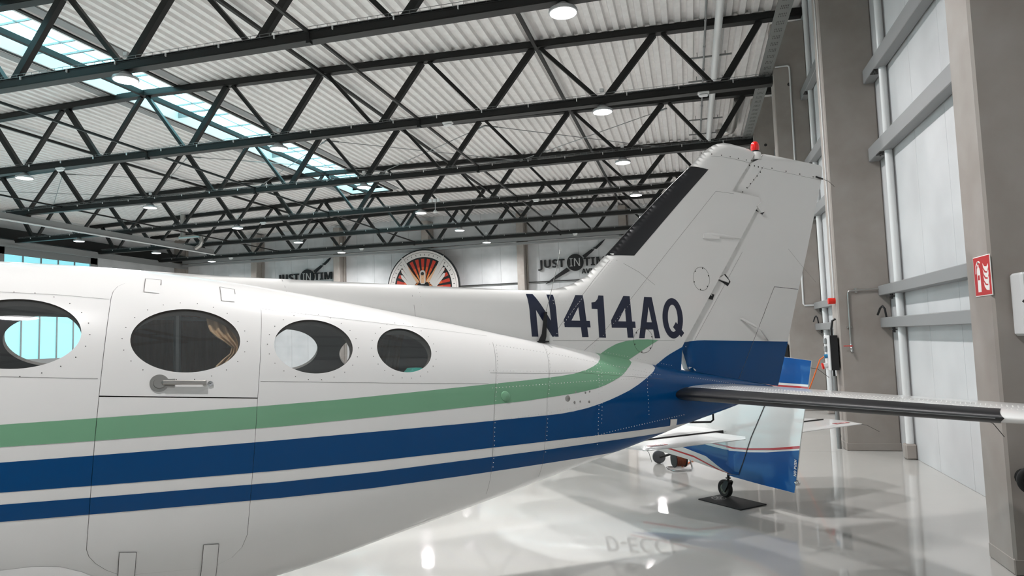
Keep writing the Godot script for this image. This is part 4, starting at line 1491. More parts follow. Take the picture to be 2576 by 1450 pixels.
# ---- the tailwheel aircraft behind: x runs aft, y up, z to its left ----
var BW := P2([-6.1, 0.02, -5.9, 0.2, -5.5, 0.38, -4.6, 0.44, -3.5, 0.42, -2.3, 0.31, -1.2, 0.19, -0.5, 0.11, 0.0, 0.06, 0.3, 0.035])
var BT := P2([-6.1, 1.33, -5.9, 1.42, -5.5, 1.52, -4.6, 1.58, -3.5, 1.5, -2.3, 1.24, -1.2, 0.98, -0.5, 0.84, -0.1, 0.765, 0.3, 0.69])
var BB := P2([-6.1, 1.29, -5.9, 1.18, -5.5, 1.0, -4.6, 0.82, -3.5, 0.64, -2.3, 0.48, -1.1, 0.36, -0.5, 0.315, 0.06, 0.256, 0.3, 0.245])
var B_RUD := P2([0.088, 0.253, 0.176, 0.242, 0.536, 0.221, 0.891, 0.208, 0.924, 0.342, 0.962, 0.522, 0.99, 0.668, 1.065, 0.983, 1.115, 1.175, 1.17, 1.424, 0.8, 1.462, 0.79, 1.372, 0.837, 1.363, 0.723, 1.155, 0.617, 0.977, 0.434, 0.666, 0.307, 0.391, 0.243, 0.27])
var B_FIN := P2([0.25, 0.3, 0.3, 0.391, 0.427, 0.666, 0.61, 0.977, 0.716, 1.155, 0.83, 1.355, 0.78, 1.368, 0.78, 1.45, 0.62, 1.4, 0.35, 1.22, 0.0, 0.98, -0.4, 0.83, -0.5, 0.8, -0.4, 0.6, 0.2, 0.3])


func hull_b(q: Vector2) -> Vector3:
	return sect(BW, BT, BB, 0.5, q)


func hull_bn(q: Vector2) -> Vector3:
	var y := clampf(q.y, -PI / 2 + 0.03, PI / 2 - 0.03)
	return normal_of(hull_b, Vector2(q.x, y), Vector3(0, sin(y), cos(y)))


func b_h(p: Vector2) -> float:
	var d := edge_distance(B_FIN.slice(7, 12), p)
	var te := lerpf(0.9, 1.17, clampf((p.y - 0.2) / 1.22, 0.0, 1.0))
	return maxf(minf(sqrt(maxf(d, 0.0) * 0.02), 0.05) * clampf((te - p.x) / 0.75, 0.12, 1.0), 0.003)


func on_b(p: PackedVector2Array) -> PackedVector2Array:
	var r := PackedVector2Array()
	for i in p.size():
		var n := maxi(1, int(p[i].distance_to(p[(i + 1) % p.size()]) / 0.08))
		for k in n:
			var e := p[i].lerp(p[(i + 1) % p.size()], float(k) / n)
			var t := spl(BT, e.x)
			var b := spl(BB, e.x)
			var c := (t + b) * 0.5
			var f := (e.y - c) / (t - c)
			r.append(Vector2(e.x, signf(f) * asin(minf(pow(absf(f), (NT if f > 0.0 else NB) * 0.5), 1.0))))
	return r


func tailwheel_plane() -> void:
	var o := thing("airplane", "smaller white aircraft with blue tail and red stripes standing on its black tailwheel", "airplane", Vector3(0.26, 0.012, -7.48), deg_to_rad(-48.77))
	var whole := PackedVector2Array([Vector2(-6.1, -PI / 2), Vector2(0.3, -PI / 2), Vector2(0.3, PI / 2), Vector2(-6.1, PI / 2)])
	var b := MB.new()
	b.patch(whole, [], Vector2(0.1, 0.13), hull_b, hull_bn)
	b.patch(whole, [], Vector2(0.1, 0.13), far_side(hull_b), far_side(hull_bn))
	obj("fuselage", b.done(), M.p2white, o)
	var ob := func(d: float) -> Callable: return func(q: Vector2) -> Vector3: return hull_b(q) + hull_bn(q) * d
	for q: Array in [["blue_flash", [-1.4, 0.62, -0.6, 0.56, -0.086, 0.517, 0.079, 0.505, 0.29, 0.51, 0.29, 0.24, 0.188, 0.25, 0.08, 0.27, -0.002, 0.305, -0.18, 0.403, -0.48, 0.456, -0.9, 0.52], M.p2blue], ["red_stripe", [-1.4, 0.66, -0.6, 0.595, 0.017, 0.552, 0.194, 0.541, 0.29, 0.543, 0.29, 0.528, 0.194, 0.526, 0.017, 0.537, -0.6, 0.578, -1.4, 0.645], M.red], ["red_stripe", [-1.2, 0.475, -0.655, 0.421, -0.358, 0.385, -0.019, 0.284, 0.172, 0.246, 0.172, 0.235, -0.03, 0.27, -0.36, 0.366, -0.655, 0.402, -1.2, 0.455], M.red]]:
		b = MB.new()
		b.patch(on_b(P2(q[1])), [], Vector2(0.08, 0.1), ob.call(0.0012), hull_bn)
		b.patch(on_b(P2(q[1])), [], Vector2(0.08, 0.1), far_side(ob.call(0.0012)), far_side(hull_bn))
		obj(q[0], b.done(), q[2], o)
	# registration, running up the tilted side
	var d := (Vector3(0, 1, 0) * 0.0 + Vector3(1, -0.19, 0.0)).normalized()
	var mid := Vector2(-1.22, 0.735)
	var p0 := hull_b(on_b(PackedVector2Array([mid, mid + Vector2(0.01, 0), mid + Vector2(0, 0.01)]))[0])
	var nn := hull_bn(on_b(PackedVector2Array([mid, mid + Vector2(0.01, 0), mid + Vector2(0, 0.01)]))[0])
	d = d.slide(nn).normalized()
	text("registration", "D-ECCE", 0.17, 0.02, M.black, o, Transform3D(Basis(d * 1.75, nn.cross(d), nn), p0 - nn * 0.001), false)
	# fin and rudder with their bands of colour
	b = MB.new()
	both(b, B_FIN, [], 0.05, b_h)
	var f := obj("vertical_fin", b.done(), M.p2white, o)
	b = MB.new()
	both(b, B_RUD, [], 0.05, b_h, -0.002)
	for i in B_RUD.size():
		var a := B_RUD[i]
		var c := B_RUD[(i + 1) % B_RUD.size()]
		var e := (c - a).normalized()
		b.quad(Vector3(a.x, a.y, -b_h(a)), Vector3(c.x, c.y, -b_h(c)), Vector3(c.x, c.y, b_h(c)), Vector3(a.x, a.y, b_h(a)), Vector3(e.y, -e.x, 0))
	var r := obj("rudder", b.done(), M.p2white, o)
	for q: Array in [["blue_band", [-0.6, 1.26, 0.3, 1.23, 0.775, 1.216, 1.3, 1.205, 1.3, 1.5, -0.6, 1.5], M.p2blue], ["red_stripe", [-0.6, 1.24, 0.4, 1.205, 0.757, 1.195, 1.3, 1.185, 1.3, 1.167, 0.757, 1.178, 0.4, 1.185, -0.6, 1.21], M.red], ["blue_band", [-0.6, 0.52, 0.079, 0.497, 0.392, 0.515, 0.6, 0.54, 1.1, 0.628, 1.1, 0.1, -0.6, 0.1], M.p2blue], ["red_stripe", [-0.6, 0.57, 0.194, 0.541, 0.38, 0.553, 0.686, 0.592, 1.1, 0.668, 1.1, 0.643, 0.686, 0.572, 0.38, 0.535, 0.194, 0.525, -0.6, 0.55], M.red]]:
		for part: Array in [[B_FIN, f, 0.0012], [B_RUD, r, -0.0006]]:
			b = MB.new()
			for p in Geometry2D.intersect_polygons(P2(q[1]), part[0]):
				both(b, p, [], 0.05, b_h, part[2])
			if b.v.size() > 0:
				obj(q[0], b.done(), q[2], part[1])
	b = MB.new()
	b.ribbon(P2([0.25, 0.27, 0.307, 0.391, 0.434, 0.666, 0.617, 0.977, 0.837, 1.363]), 0.006, sheet_f(b_h, 1.0, 0.002), sheet_n(b_h, 1.0))
	obj("hinge_gap", b.done(), M.dark, r)
	text("warning_text", "NO PUSH", 0.026, 0.002, M.sign_white, r, Transform3D(Basis(Vector3(0.13, 0.99, 0), Vector3(-0.99, 0.13, 0), Vector3(0, 0, 1)), Vector3(0.925, 0.44, 0.012)))
	b = MB.new()
	b.lathe(P2([0.0, -0.02, 0.02, -0.015, 0.026, 0.0, 0.02, 0.02, 0.0, 0.03]), Transform3D(Basis(Vector3(0, -1, 0), Vector3(1, 0, 0), Vector3(0, 0, 1)), Vector3(0.925, 0.305, 0.0)), 14)
	obj("tail_light", b.done(), M.chrome, r)
	b = MB.new()
	b.tube(PackedVector3Array([Vector3(1.155, 1.36, 0), Vector3(1.23, 1.35, 0), Vector3(1.34, 1.28, 0)]), 0.002, 6)
	obj("static_wick", b.done(), M.dark, r)
	# tailplane: fixed half and elevator on each side
	for s: float in [1.0, -1.0]:
		b = MB.new()
		var st := P2([-0.72, 0.05, -0.12, 1.3, -0.02, 1.37, 0.115, 1.385, 0.115, 0.06])
		slab(b, st, 0.69, 0.045, s)
		var fx := obj("tailplane", b.done(), M.p2white, o)
		b = MB.new()
		slab(b, P2([0.122, 0.2, 0.122, 1.385, 0.05, 1.4, 0.05, 1.5, 0.35, 1.49, 0.57, 1.42, 0.62, 0.3, 0.5, 0.18]), 0.69, 0.03, s)
		var el := obj("elevator", b.done(), M.p2white, o)
		b = MB.new()
		b.box(Vector3(0.1185, 0.69, 0.74 * s), Vector3(0.012, 0.036, 1.28))
		obj("hinge_gap", b.done(), M.dark, el)
		b = MB.new()
		b.box(Vector3(0.47, 0.7065, 1.22 * s), Vector3(0.055, 0.002, 0.2))
		obj("warning_label", b.done(), M.red, el).set_meta("label", "small red warning label")
		text("warning_text", "NO PUSH", 0.022, 0.002, M.sign_white, el, Transform3D(Basis(Vector3(0, 0, -1), Vector3(-1, 0, 0), Vector3(0, 1, 0)), Vector3(0.475, 0.708, 1.22 * s)))
		b = MB.new()
		b.tube(PackedVector3Array([Vector3(0.55, 0.69, 1.4 * s), Vector3(0.62, 0.68, 1.43 * s), Vector3(0.72, 0.62, 1.48 * s)]), 0.002, 6)
		obj("static_wick", b.done(), M.dark, el)
	# tailwheel
	b = MB.new()
	b.tube(PackedVector3Array([Vector3(0.06, 0.27, 0), Vector3(0.05, 0.2, 0), Vector3(0.05, 0.16, 0)]), 0.014, 10)
	b.cbox(Vector3(0.05, 0.205, 0), Vector3(0.04, 0.012, 0.04), 0.003)
	for s: float in [0.03, -0.03]:
		b.prism(P2([0.02, 0.06, -0.02, 0.1, 0.02, 0.17, 0.06, 0.185, 0.085, 0.17, 0.06, 0.12]), s - 0.004, s + 0.004, Transform3D())
	b.cbox(Vector3(0.052, 0.172, 0), Vector3(0.06, 0.016, 0.068), 0.004)
	var tw := obj("tailwheel_fork", b.done(), M.black, o)
	b = MB.new()
	var wx := Transform3D(Basis(Vector3.RIGHT, PI / 2), Vector3(0.0, 0.092, 0))
	b.lathe(P2([0.052, -0.024, 0.075, -0.027, 0.088, -0.018, 0.092, 0.0, 0.088, 0.018, 0.075, 0.027, 0.052, 0.024]), wx, 28)
	obj("tyre", b.done(), M.rubber, tw)
	b = MB.new()
	b.lathe(P2([0.0, -0.02, 0.05, -0.02, 0.054, -0.024, 0.054, 0.024, 0.05, 0.02, 0.0, 0.02]), wx, 24)
	for k in 6:
		b.bar(Vector3(0, 0.092, 0.021), Vector3(cos(TAU * k / 6) * 0.048, 0.092 + sin(TAU * k / 6) * 0.048, 0.021), 0.004, 0.006, Vector3(0, 0, 1))
	obj("hub", b.done(), mat("5e5a50", 0.4, 0.7), tw)
	# wing, spatted main wheels, canopy, spinner: mostly behind the twin
	for s: float in [1.0, -1.0]:
		b = MB.new()
		var w := func(q: Vector2) -> Vector3:
			var x: float = q.y * q.y
			var c := lerpf(1.5, 0.85, q.x / 4.0)
			var y := 5.0 * 0.14 * c * (0.2969 * absf(q.y) - 0.126 * x - 0.3516 * x * x + 0.2843 * x * x * x - 0.1036 * x * x * x * x)
			return Vector3(-4.9 + 0.06 * q.x + x * c, 1.12 - 0.19 * (x * c - 0.5) + signf(q.y) * y, (0.3 + q.x) * s)
		b.patch(PackedVector2Array([Vector2(0, -1), Vector2(3.7, -1), Vector2(3.7, 1), Vector2(0, 1)]), [], Vector2(0.6, 0.1), w, func(q: Vector2) -> Vector3: return normal_of(w, Vector2(clampf(q.x, 0.1, 3.6), clampf(q.y, -0.98, 0.98) if absf(q.y) > 0.02 else 0.02), Vector3(0, q.y, 0)))
		obj("wing", b.done(), M.p2white, o)
		b = MB.new()
		b.bar(Vector3(-4.5, 0.9, 0.3 * s), Vector3(-4.55, 0.3, 0.85 * s), 0.1, 0.03)
		b.lathe(P2([0.0, 0.0, 0.09, 0.06, 0.13, 0.2, 0.12, 0.4, 0.05, 0.65, 0.0, 0.72]), Transform3D(Basis(Vector3(0, 0, 1), Vector3(1, 0, 0), Vector3(0, 1, 0)), Vector3(-4.85, 0.2, 0.85 * s)), 20)
		b.lathe(P2([0.0, -0.05, 0.12, -0.05, 0.17, -0.02, 0.17, 0.02, 0.12, 0.05, 0.0, 0.05]), Transform3D(Basis(Vector3.RIGHT, PI / 2), Vector3(-4.55, 0.16, 0.85 * s)), 20)
		obj("main_wheel", b.done(), M.p2white, o)
	b = MB.new()
	b.lathe(P2([0.0, 0.0, 0.1, 0.06, 0.17, 0.18, 0.2, 0.32]), Transform3D(Basis(Vector3(0, 0, 1), Vector3(0.98, -0.19, 0), Vector3(0.19, 0.98, 0)), Vector3(-6.3, 1.36, 0)), 20)
	obj("spinner", b.done(), M.p2blue, o)
	b = MB.new()
	b.lathe(P2([0.0, 0.0, 0.2, 0.12, 0.31, 0.5, 0.31, 1.1, 0.2, 1.6, 0.0, 1.9]), Transform3D(Basis(Vector3(0, 0, 1), Vector3(0.98, -0.19, 0), Vector3(0.19, 0.98, 0)), Vector3(-4.6, 1.5, 0)), 24)
	obj("canopy", b.done(), M.dark, o)


# a plate of rounded section with outline (x, z), from inboard to outboard
func slab(b: MB, poly: PackedVector2Array, y: float, t: float, s: float) -> void:
	var h := func(q: Vector2) -> float:
		var ring := poly.duplicate()
		ring.append(poly[0])
		var d := edge_distance(ring, q)
		var x := minf(d / 0.12, 1.0)
		return maxf(t * 0.5 * sqrt(1.0 - (1.0 - x) * (1.0 - x)), 0.003)
	for k: float in [1.0, -1.0]:
		b.patch(poly, [], Vector2(0.06, 0.06), func(q: Vector2) -> Vector3: return Vector3(q.x, y + k * h.call(q), q.y * s), func(q: Vector2) -> Vector3:
			var e := 0.01
			return Vector3(-(h.call(q + Vector2(e, 0)) - h.call(q - Vector2(e, 0))) / (2 * e), k, -s * (h.call(q + Vector2(0, e)) - h.call(q - Vector2(0, e))) / (2 * e)).normalized())
	for i in poly.size():
		var a := poly[i]
		var c := poly[(i + 1) % poly.size()]
		var m := Vector3((c - a).normalized().y, 0, -(c - a).normalized().x * s)
		b.quad(Vector3(a.x, y - 0.003, a.y * s), Vector3(c.x, y - 0.003, c.y * s), Vector3(c.x, y + 0.003, c.y * s), Vector3(a.x, y + 0.003, a.y * s), m)


func floor_things() -> void:
	var b := MB.new()
	var o := thing("wheel_mat", "black rubber mat with a pale round logo under the tailwheel", "mat", Vector3(0.31, 0, -7.32), deg_to_rad(-45.5))
	b.cbox(Vector3(0, 0.006, 0), Vector3(0.56, 0.011, 0.37), 0.004)
	obj("mat", b.done(), M.rubber, o)
	b = MB.new()
	for k in 28:
		var a := Vector2.from_angle(TAU * k / 28)
		var c := Vector2.from_angle(TAU * (k + 1) / 28)
		b.quad(Vector3(a.x * 0.075 - 0.17, 0.0122, a.y * 0.075), Vector3(c.x * 0.075 - 0.17, 0.0122, c.y * 0.075), Vector3(c.x * 0.067 - 0.17, 0.0122, c.y * 0.067), Vector3(a.x * 0.067 - 0.17, 0.0122, a.y * 0.067), Vector3.UP)
	for e: Array in [[-0.055, -0.02, 0.05, 0.012], [-0.01, -0.05, 0.012, 0.055], [-0.05, 0.02, 0.0, 0.0], [0.0, 0.0, 0.055, -0.02]]:
		b.bar(Vector3(e[0] - 0.17, 0.0118, e[1]), Vector3(e[2] - 0.17, 0.0118, e[3]), 0.008, 0.001)
	obj("logo", b.done(), mat("8a8a86", 0.6), o)
	# cable reel on a tube stand
	o = thing("cable_reel", "brown cable reel on a chrome tube stand under the smaller aircraft", "reel", Vector3(-0.23, 0, -9.0), deg_to_rad(25))
	b = MB.new()
	var ax := Basis(Vector3(0, 0, -1), PI / 2)
	b.lathe(P2([0.0, -0.075, 0.1, -0.075, 0.1, -0.065, 0.05, -0.065, 0.05, 0.065, 0.1, 0.065, 0.1, 0.075, 0.0, 0.075]), Transform3D(ax, Vector3(0, 0.13, 0)), 28)
	obj("drum", b.done(), M.black, o)
	b = MB.new()
	for k in 9:
		var ring := PackedVector3Array()
		for i in 25:
			ring.append(Vector3(-0.056 + 0.014 * k, 0.13 + sin(TAU * i / 24) * 0.082, cos(TAU * i / 24) * 0.082))
		b.tube(ring, 0.008, 6)
	obj("wound_cable", b.done(), mat("6b3018", 0.5), o)
	b = MB.new()
	b.tube(PackedVector3Array([Vector3(0.12, 0.012, -0.14), Vector3(-0.1, 0.012, -0.14), Vector3(-0.12, 0.012, -0.12), Vector3(-0.12, 0.012, 0.1), Vector3(-0.1, 0.012, 0.13), Vector3(0.1, 0.012, 0.13), Vector3(0.12, 0.03, 0.12), Vector3(0.12, 0.22, 0.02), Vector3(0.1, 0.25, 0.0), Vector3(-0.1, 0.25, 0.0)]), 0.011, 10)
	b.tube(PackedVector3Array([Vector3(0.12, 0.03, -0.12), Vector3(0.12, 0.22, -0.02)]), 0.011, 10)
	obj("stand", b.done(), M.chrome, o)
	o = thing("caster_wheel", "grey round wheel on a black arm left of the cable reel", "wheel", Vector3(-0.5, 0, -9.4), deg_to_rad(15))
	b = MB.new()
	b.lathe(P2([0.0, -0.03, 0.06, -0.03, 0.084, -0.022, 0.088, 0.0, 0.084, 0.022, 0.06, 0.03, 0.0, 0.03]), Transform3D(Basis(Vector3.RIGHT, PI / 2), Vector3(0, 0.088, 0)), 26)
	obj("wheel", b.done(), mat("55565a", 0.6), o)
	b = MB.new()
	b.tube(PackedVector3Array([Vector3(0, 0.09, 0.035), Vector3(0.1, 0.11, 0.03), Vector3(0.2, 0.13, 0.0)]), 0.016, 8)
	obj("arm", b.done(), M.black, o)


func socket_box(label: String, at: Vector3) -> Node3D:
	var o := thing("socket_box", label, "socket box", at, 0.0, "socket boxes on the columns")
	var b := MB.new()
	b.cbox(Vector3(-0.075, 0.25, -0.19), Vector3(0.11, 0.5, 0.36), 0.006)
	obj("housing", b.done(), M.black, o)
	b = MB.new()
	b.cbox(Vector3(-0.135, 0.25, -0.19), Vector3(0.02, 0.5, 0.37), 0.006)
	obj("front_plate", b.done(), M.plastic, o)
	for k in 2:
		b = MB.new()
		b.cbox(Vector3(-0.16, 0.42 - 0.115 * k, -0.19), Vector3(0.035, 0.09, 0.1), 0.012)
		obj("socket", b.done(), M.galv, o)
	b = MB.new()
	b.tube(PackedVector3Array([Vector3(-0.14, 0.07, -0.19), Vector3(-0.2, 0.055, -0.19)]), 0.04, 16)
	obj("red_socket_collar", b.done(), M.plastic, o)
	b = MB.new()
	b.tube(PackedVector3Array([Vector3(-0.2, 0.055, -0.19), Vector3(-0.225, 0.05, -0.19)]), 0.045, 16)
	obj("red_socket", b.done(), M.red2, o)
	return o


func wall_things() -> void:
	socket_box("socket box with a blue plug and red socket on the second column", Vector3(2.05, 1.13, -10.64))
	socket_box("socket box with a red socket on the third column, behind the rudder", Vector3(2.05, 0.95, -15.88))
	var b := MB.new()
	b.tube(PackedVector3Array([Vector3(1.91, 1.33, -10.8), Vector3(1.86, 1.325, -10.8)]), 0.03, 14)
	var o := thing("power_plug", "blue plug with a long orange cable in the socket box", "plug")
	obj("plug", b.done(), mat("1b6f9a", 0.4), o)
	b = MB.new()
	b.tube(PackedVector3Array([Vector3(1.86, 1.325, -10.8), Vector3(1.8, 1.28, -10.8), Vector3(1.7, 1.0, -10.85), Vector3(1.55, 0.6, -10.95), Vector3(1.35, 0.2, -11.15), Vector3(1.2, 0.012, -11.3), Vector3(0.6, 0.01, -10.9), Vector3(0.0, 0.01, -9.8), Vector3(-0.2, 0.012, -9.15)]), 0.009, 8)
	obj("cable", b.done(), M.orange, o)
	b = MB.new()
	b.tube(PackedVector3Array([Vector3(1.98, 1.63, -10.8), Vector3(1.98, 1.72, -10.8), Vector3(2.0, 1.84, -10.8), Vector3(2.045, 1.87, -10.8)]), 0.016, 8)
	b.tube(PackedVector3Array([Vector3(1.98, 1.13, -10.8), Vector3(1.98, 1.02, -10.8)]), 0.018, 8)
	o = thing("supply_cable", "black supply cable and grey floor conduit of the socket box", "cable")
	obj("cable", b.done(), M.black, o)
	b = MB.new()
	b.tube(PackedVector3Array([Vector3(1.985, 1.04, -10.8), Vector3(1.985, 0.0, -10.8)]), 0.03, 12)
	b.tube(PackedVector3Array([Vector3(1.985, 0.17, -10.8), Vector3(1.985, 0.19, -10.8)]), 0.034, 12)
	b.tube(PackedVector3Array([Vector3(1.985, 0.78, -10.8), Vector3(1.985, 0.8, -10.8)]), 0.034, 12)
	obj("conduit", b.done(), M.galv, o)
	b = MB.new()
	b.tube(PackedVector3Array([Vector3(2.05, 2.13, -10.76), Vector3(1.97, 2.13, -10.76), Vector3(1.955, 2.13, -10.76)]), 0.045, 16)
	o = thing("alarm_sounder", "red alarm sounder on the second column above the socket box", "alarm")
	obj("sounder", b.done(), M.red2, o)
	b = MB.new()
	b.tube(PackedVector3Array([Vector3(2.03, 2.17, -10.74), Vector3(2.035, 2.3, -10.74), Vector3(2.035, 8.0, -10.74)]), 0.009, 6)
	obj("cable", b.done(), M.pvc, o)
	b = MB.new()
	b.tube(PackedVector3Array([Vector3(2.66, 2.2, -10.45), Vector3(2.66, 2.26, -10.5), Vector3(2.6, 2.27, -10.58), Vector3(2.23, 2.26, -10.58), Vector3(2.2, 2.25, -10.58), Vector3(2.19, 2.22, -10.58), Vector3(2.185, 1.48, -10.58)]), 0.013, 10)
	o = thing("water_pipe", "galvanised water pipe with red tap handle on the second column", "pipe")
	obj("pipe", b.done(), M.alu, o)
	b = MB.new()
	for p: Vector3 in [Vector3(2.185, 1.74, -10.6), Vector3(2.3, 2.26, -10.6)]:
		b.cbox(p, Vector3(0.07 if p.y < 2.0 else 0.03, 0.02 if p.y < 2.0 else 0.07, 0.05), 0.004)
	obj("pipe_clip", b.done(), M.alu, o)
	b = MB.new()
	b.tube(PackedVector3Array([Vector3(2.185, 1.5, -10.58), Vector3(2.185, 1.43, -10.56), Vector3(2.185, 1.38, -10.52)]), 0.02, 10)
	obj("tap", b.done(), M.chrome, o)
	b = MB.new()
	b.cbox(Vector3(2.14, 1.475, -10.55), Vector3(0.12, 0.012, 0.02), 0.003)
	obj("tap_handle", b.done(), M.red2, o)
	b = MB.new()
	b.tube(PackedVector3Array([Vector3(2.1, 7.62, -15.83), Vector3(2.36, 7.62, -15.83), Vector3(2.39, 7.6, -15.83), Vector3(2.4, 7.55, -15.83), Vector3(2.38, 2.3, -15.83), Vector3(2.4, 2.26, -15.83), Vector3(2.74, 2.26, -15.83)]), 0.018, 8)
	tag(obj("conduit", b.done(), M.pvc), "thin light conduit bent down the third column", "conduit")
	for k in 2:
		b = MB.new()
		var z: float = [-10.4, -15.6][k]
		b.tube(PackedVector3Array([Vector3(2.62, 1.86, z), Vector3(2.6, 1.98, z + 0.02), Vector3(2.58, 2.02, z), Vector3(2.56, 1.99, z - 0.05), Vector3(2.54, 1.9, z - 0.12)]), 0.014, 8)
		tag(obj("cable_loop", b.done(), M.black), ["short black cable loop above the lowest rail right of the second column", "short black cable loop above the rail right of the third column"][k], "cable")
	# fire sign on the nearest column
	o = thing("fire_sign", "red and white fire extinguisher sign on the nearest column", "sign")
	var x := Transform3D(Basis(Vector3(0, 0, 1), Vector3(0, 1, 0), Vector3(-1, 0, 0)), Vector3(2.05, 2.06, -5.57))
	b = MB.new()
	b.box(x * Vector3(0, 0, 0.002), Vector3(0.004, 0.29, 0.29))
	obj("plate", b.done(), M.sign_white, o)
	b = MB.new()
	b.box(x * Vector3(0, 0, 0.0046), Vector3(0.0016, 0.277, 0.277))
	obj("red_field", b.done(), mat("c00a12", 0.45), o)
	b = MB.new()
	b.prism(P2([-0.085, -0.115, -0.03, -0.115, -0.03, 0.035, -0.04, 0.06, -0.05, 0.066, -0.05, 0.085, -0.07, 0.085, -0.07, 0.066, -0.08, 0.055, -0.085, 0.035]), 0.0054, 0.0062, x)
	b.prism(P2([-0.1, 0.02, -0.092, 0.07, -0.07, 0.092, -0.05, 0.094, -0.05, 0.104, -0.08, 0.104, -0.102, 0.08, -0.112, 0.02]), 0.0054, 0.0062, x)
	b.prism(P2([-0.072, 0.092, -0.04, 0.1, -0.02, 0.09, -0.02, 0.1, -0.04, 0.112, -0.072, 0.11]), 0.0054, 0.0062, x)
	for k in 4:
		var y := -0.1 + 0.045 * k
		b.prism(P2([0.105 - 0.005 * k, y - 0.01, 0.06, y - 0.005, 0.03, y + 0.02, 0.02, y + 0.055, 0.045, y + 0.03, 0.085, y + 0.025, 0.11, y + 0.045, 0.112, y + 0.02]), 0.0054, 0.0062, x)
	obj("symbol", b.done(), M.sign_white, o)
	b = MB.new()
	b.box(x * Vector3(-0.057, -0.01, 0.0066), Vector3(0.0008, 0.035, 0.03))
	obj("symbol_label", b.done(), mat("c00a12", 0.45), o)
	# cabinet and reel on the front of the nearest column
	o = thing("hose_cabinet", "white framed cabinet with dark glass and black latch at the right edge", "cabinet")
	b = MB.new()
	b.cbox(Vector3(2.4, 1.84, -5.36), Vector3(0.48, 0.43, 0.17), 0.015)
	obj("body", b.done(), M.plastic, o)
	b = MB.new()
	b.box(Vector3(2.45, 1.84, -5.272), Vector3(0.46, 0.36, 0.004))
	obj("glass_door", b.done(), mat("26302b", 0.05), o)
	b = MB.new()
	for rr: float in [0.09, 0.05]:
		var ring := PackedVector3Array()
		for i in 25:
			ring.append(Vector3(2.34 + cos(TAU * i / 24) * rr, 1.93 + sin(TAU * i / 24) * rr, -5.268))
		b.tube(ring, 0.008, 6)
	obj("white_hose", b.done(), M.sign_white, o)
	b = MB.new()
	b.cbox(Vector3(2.185, 1.835, -5.262), Vector3(0.03, 0.04, 0.03), 0.006)
	b.bar(Vector3(2.18, 1.84, -5.245), Vector3(2.15, 1.86, -5.24), 0.015, 0.015)
	obj("latch", b.done(), M.black, o)
	b = MB.new()
	var ring := PackedVector3Array()
	for i in 33:
		ring.append(Vector3(2.15 + cos(TAU * i / 32) * 0.075, 0.66 + sin(TAU * i / 32) * 0.075, -5.33))
	b.tube(ring, 0.02, 10)
	b.tube(PackedVector3Array([Vector3(2.15, 0.66, -5.45), Vector3(2.15, 0.66, -5.33)]), 0.06, 16)
	tag(obj("hose_reel", b.done(), M.rubber), "black round reel on the nearest column at the right edge", "reel")


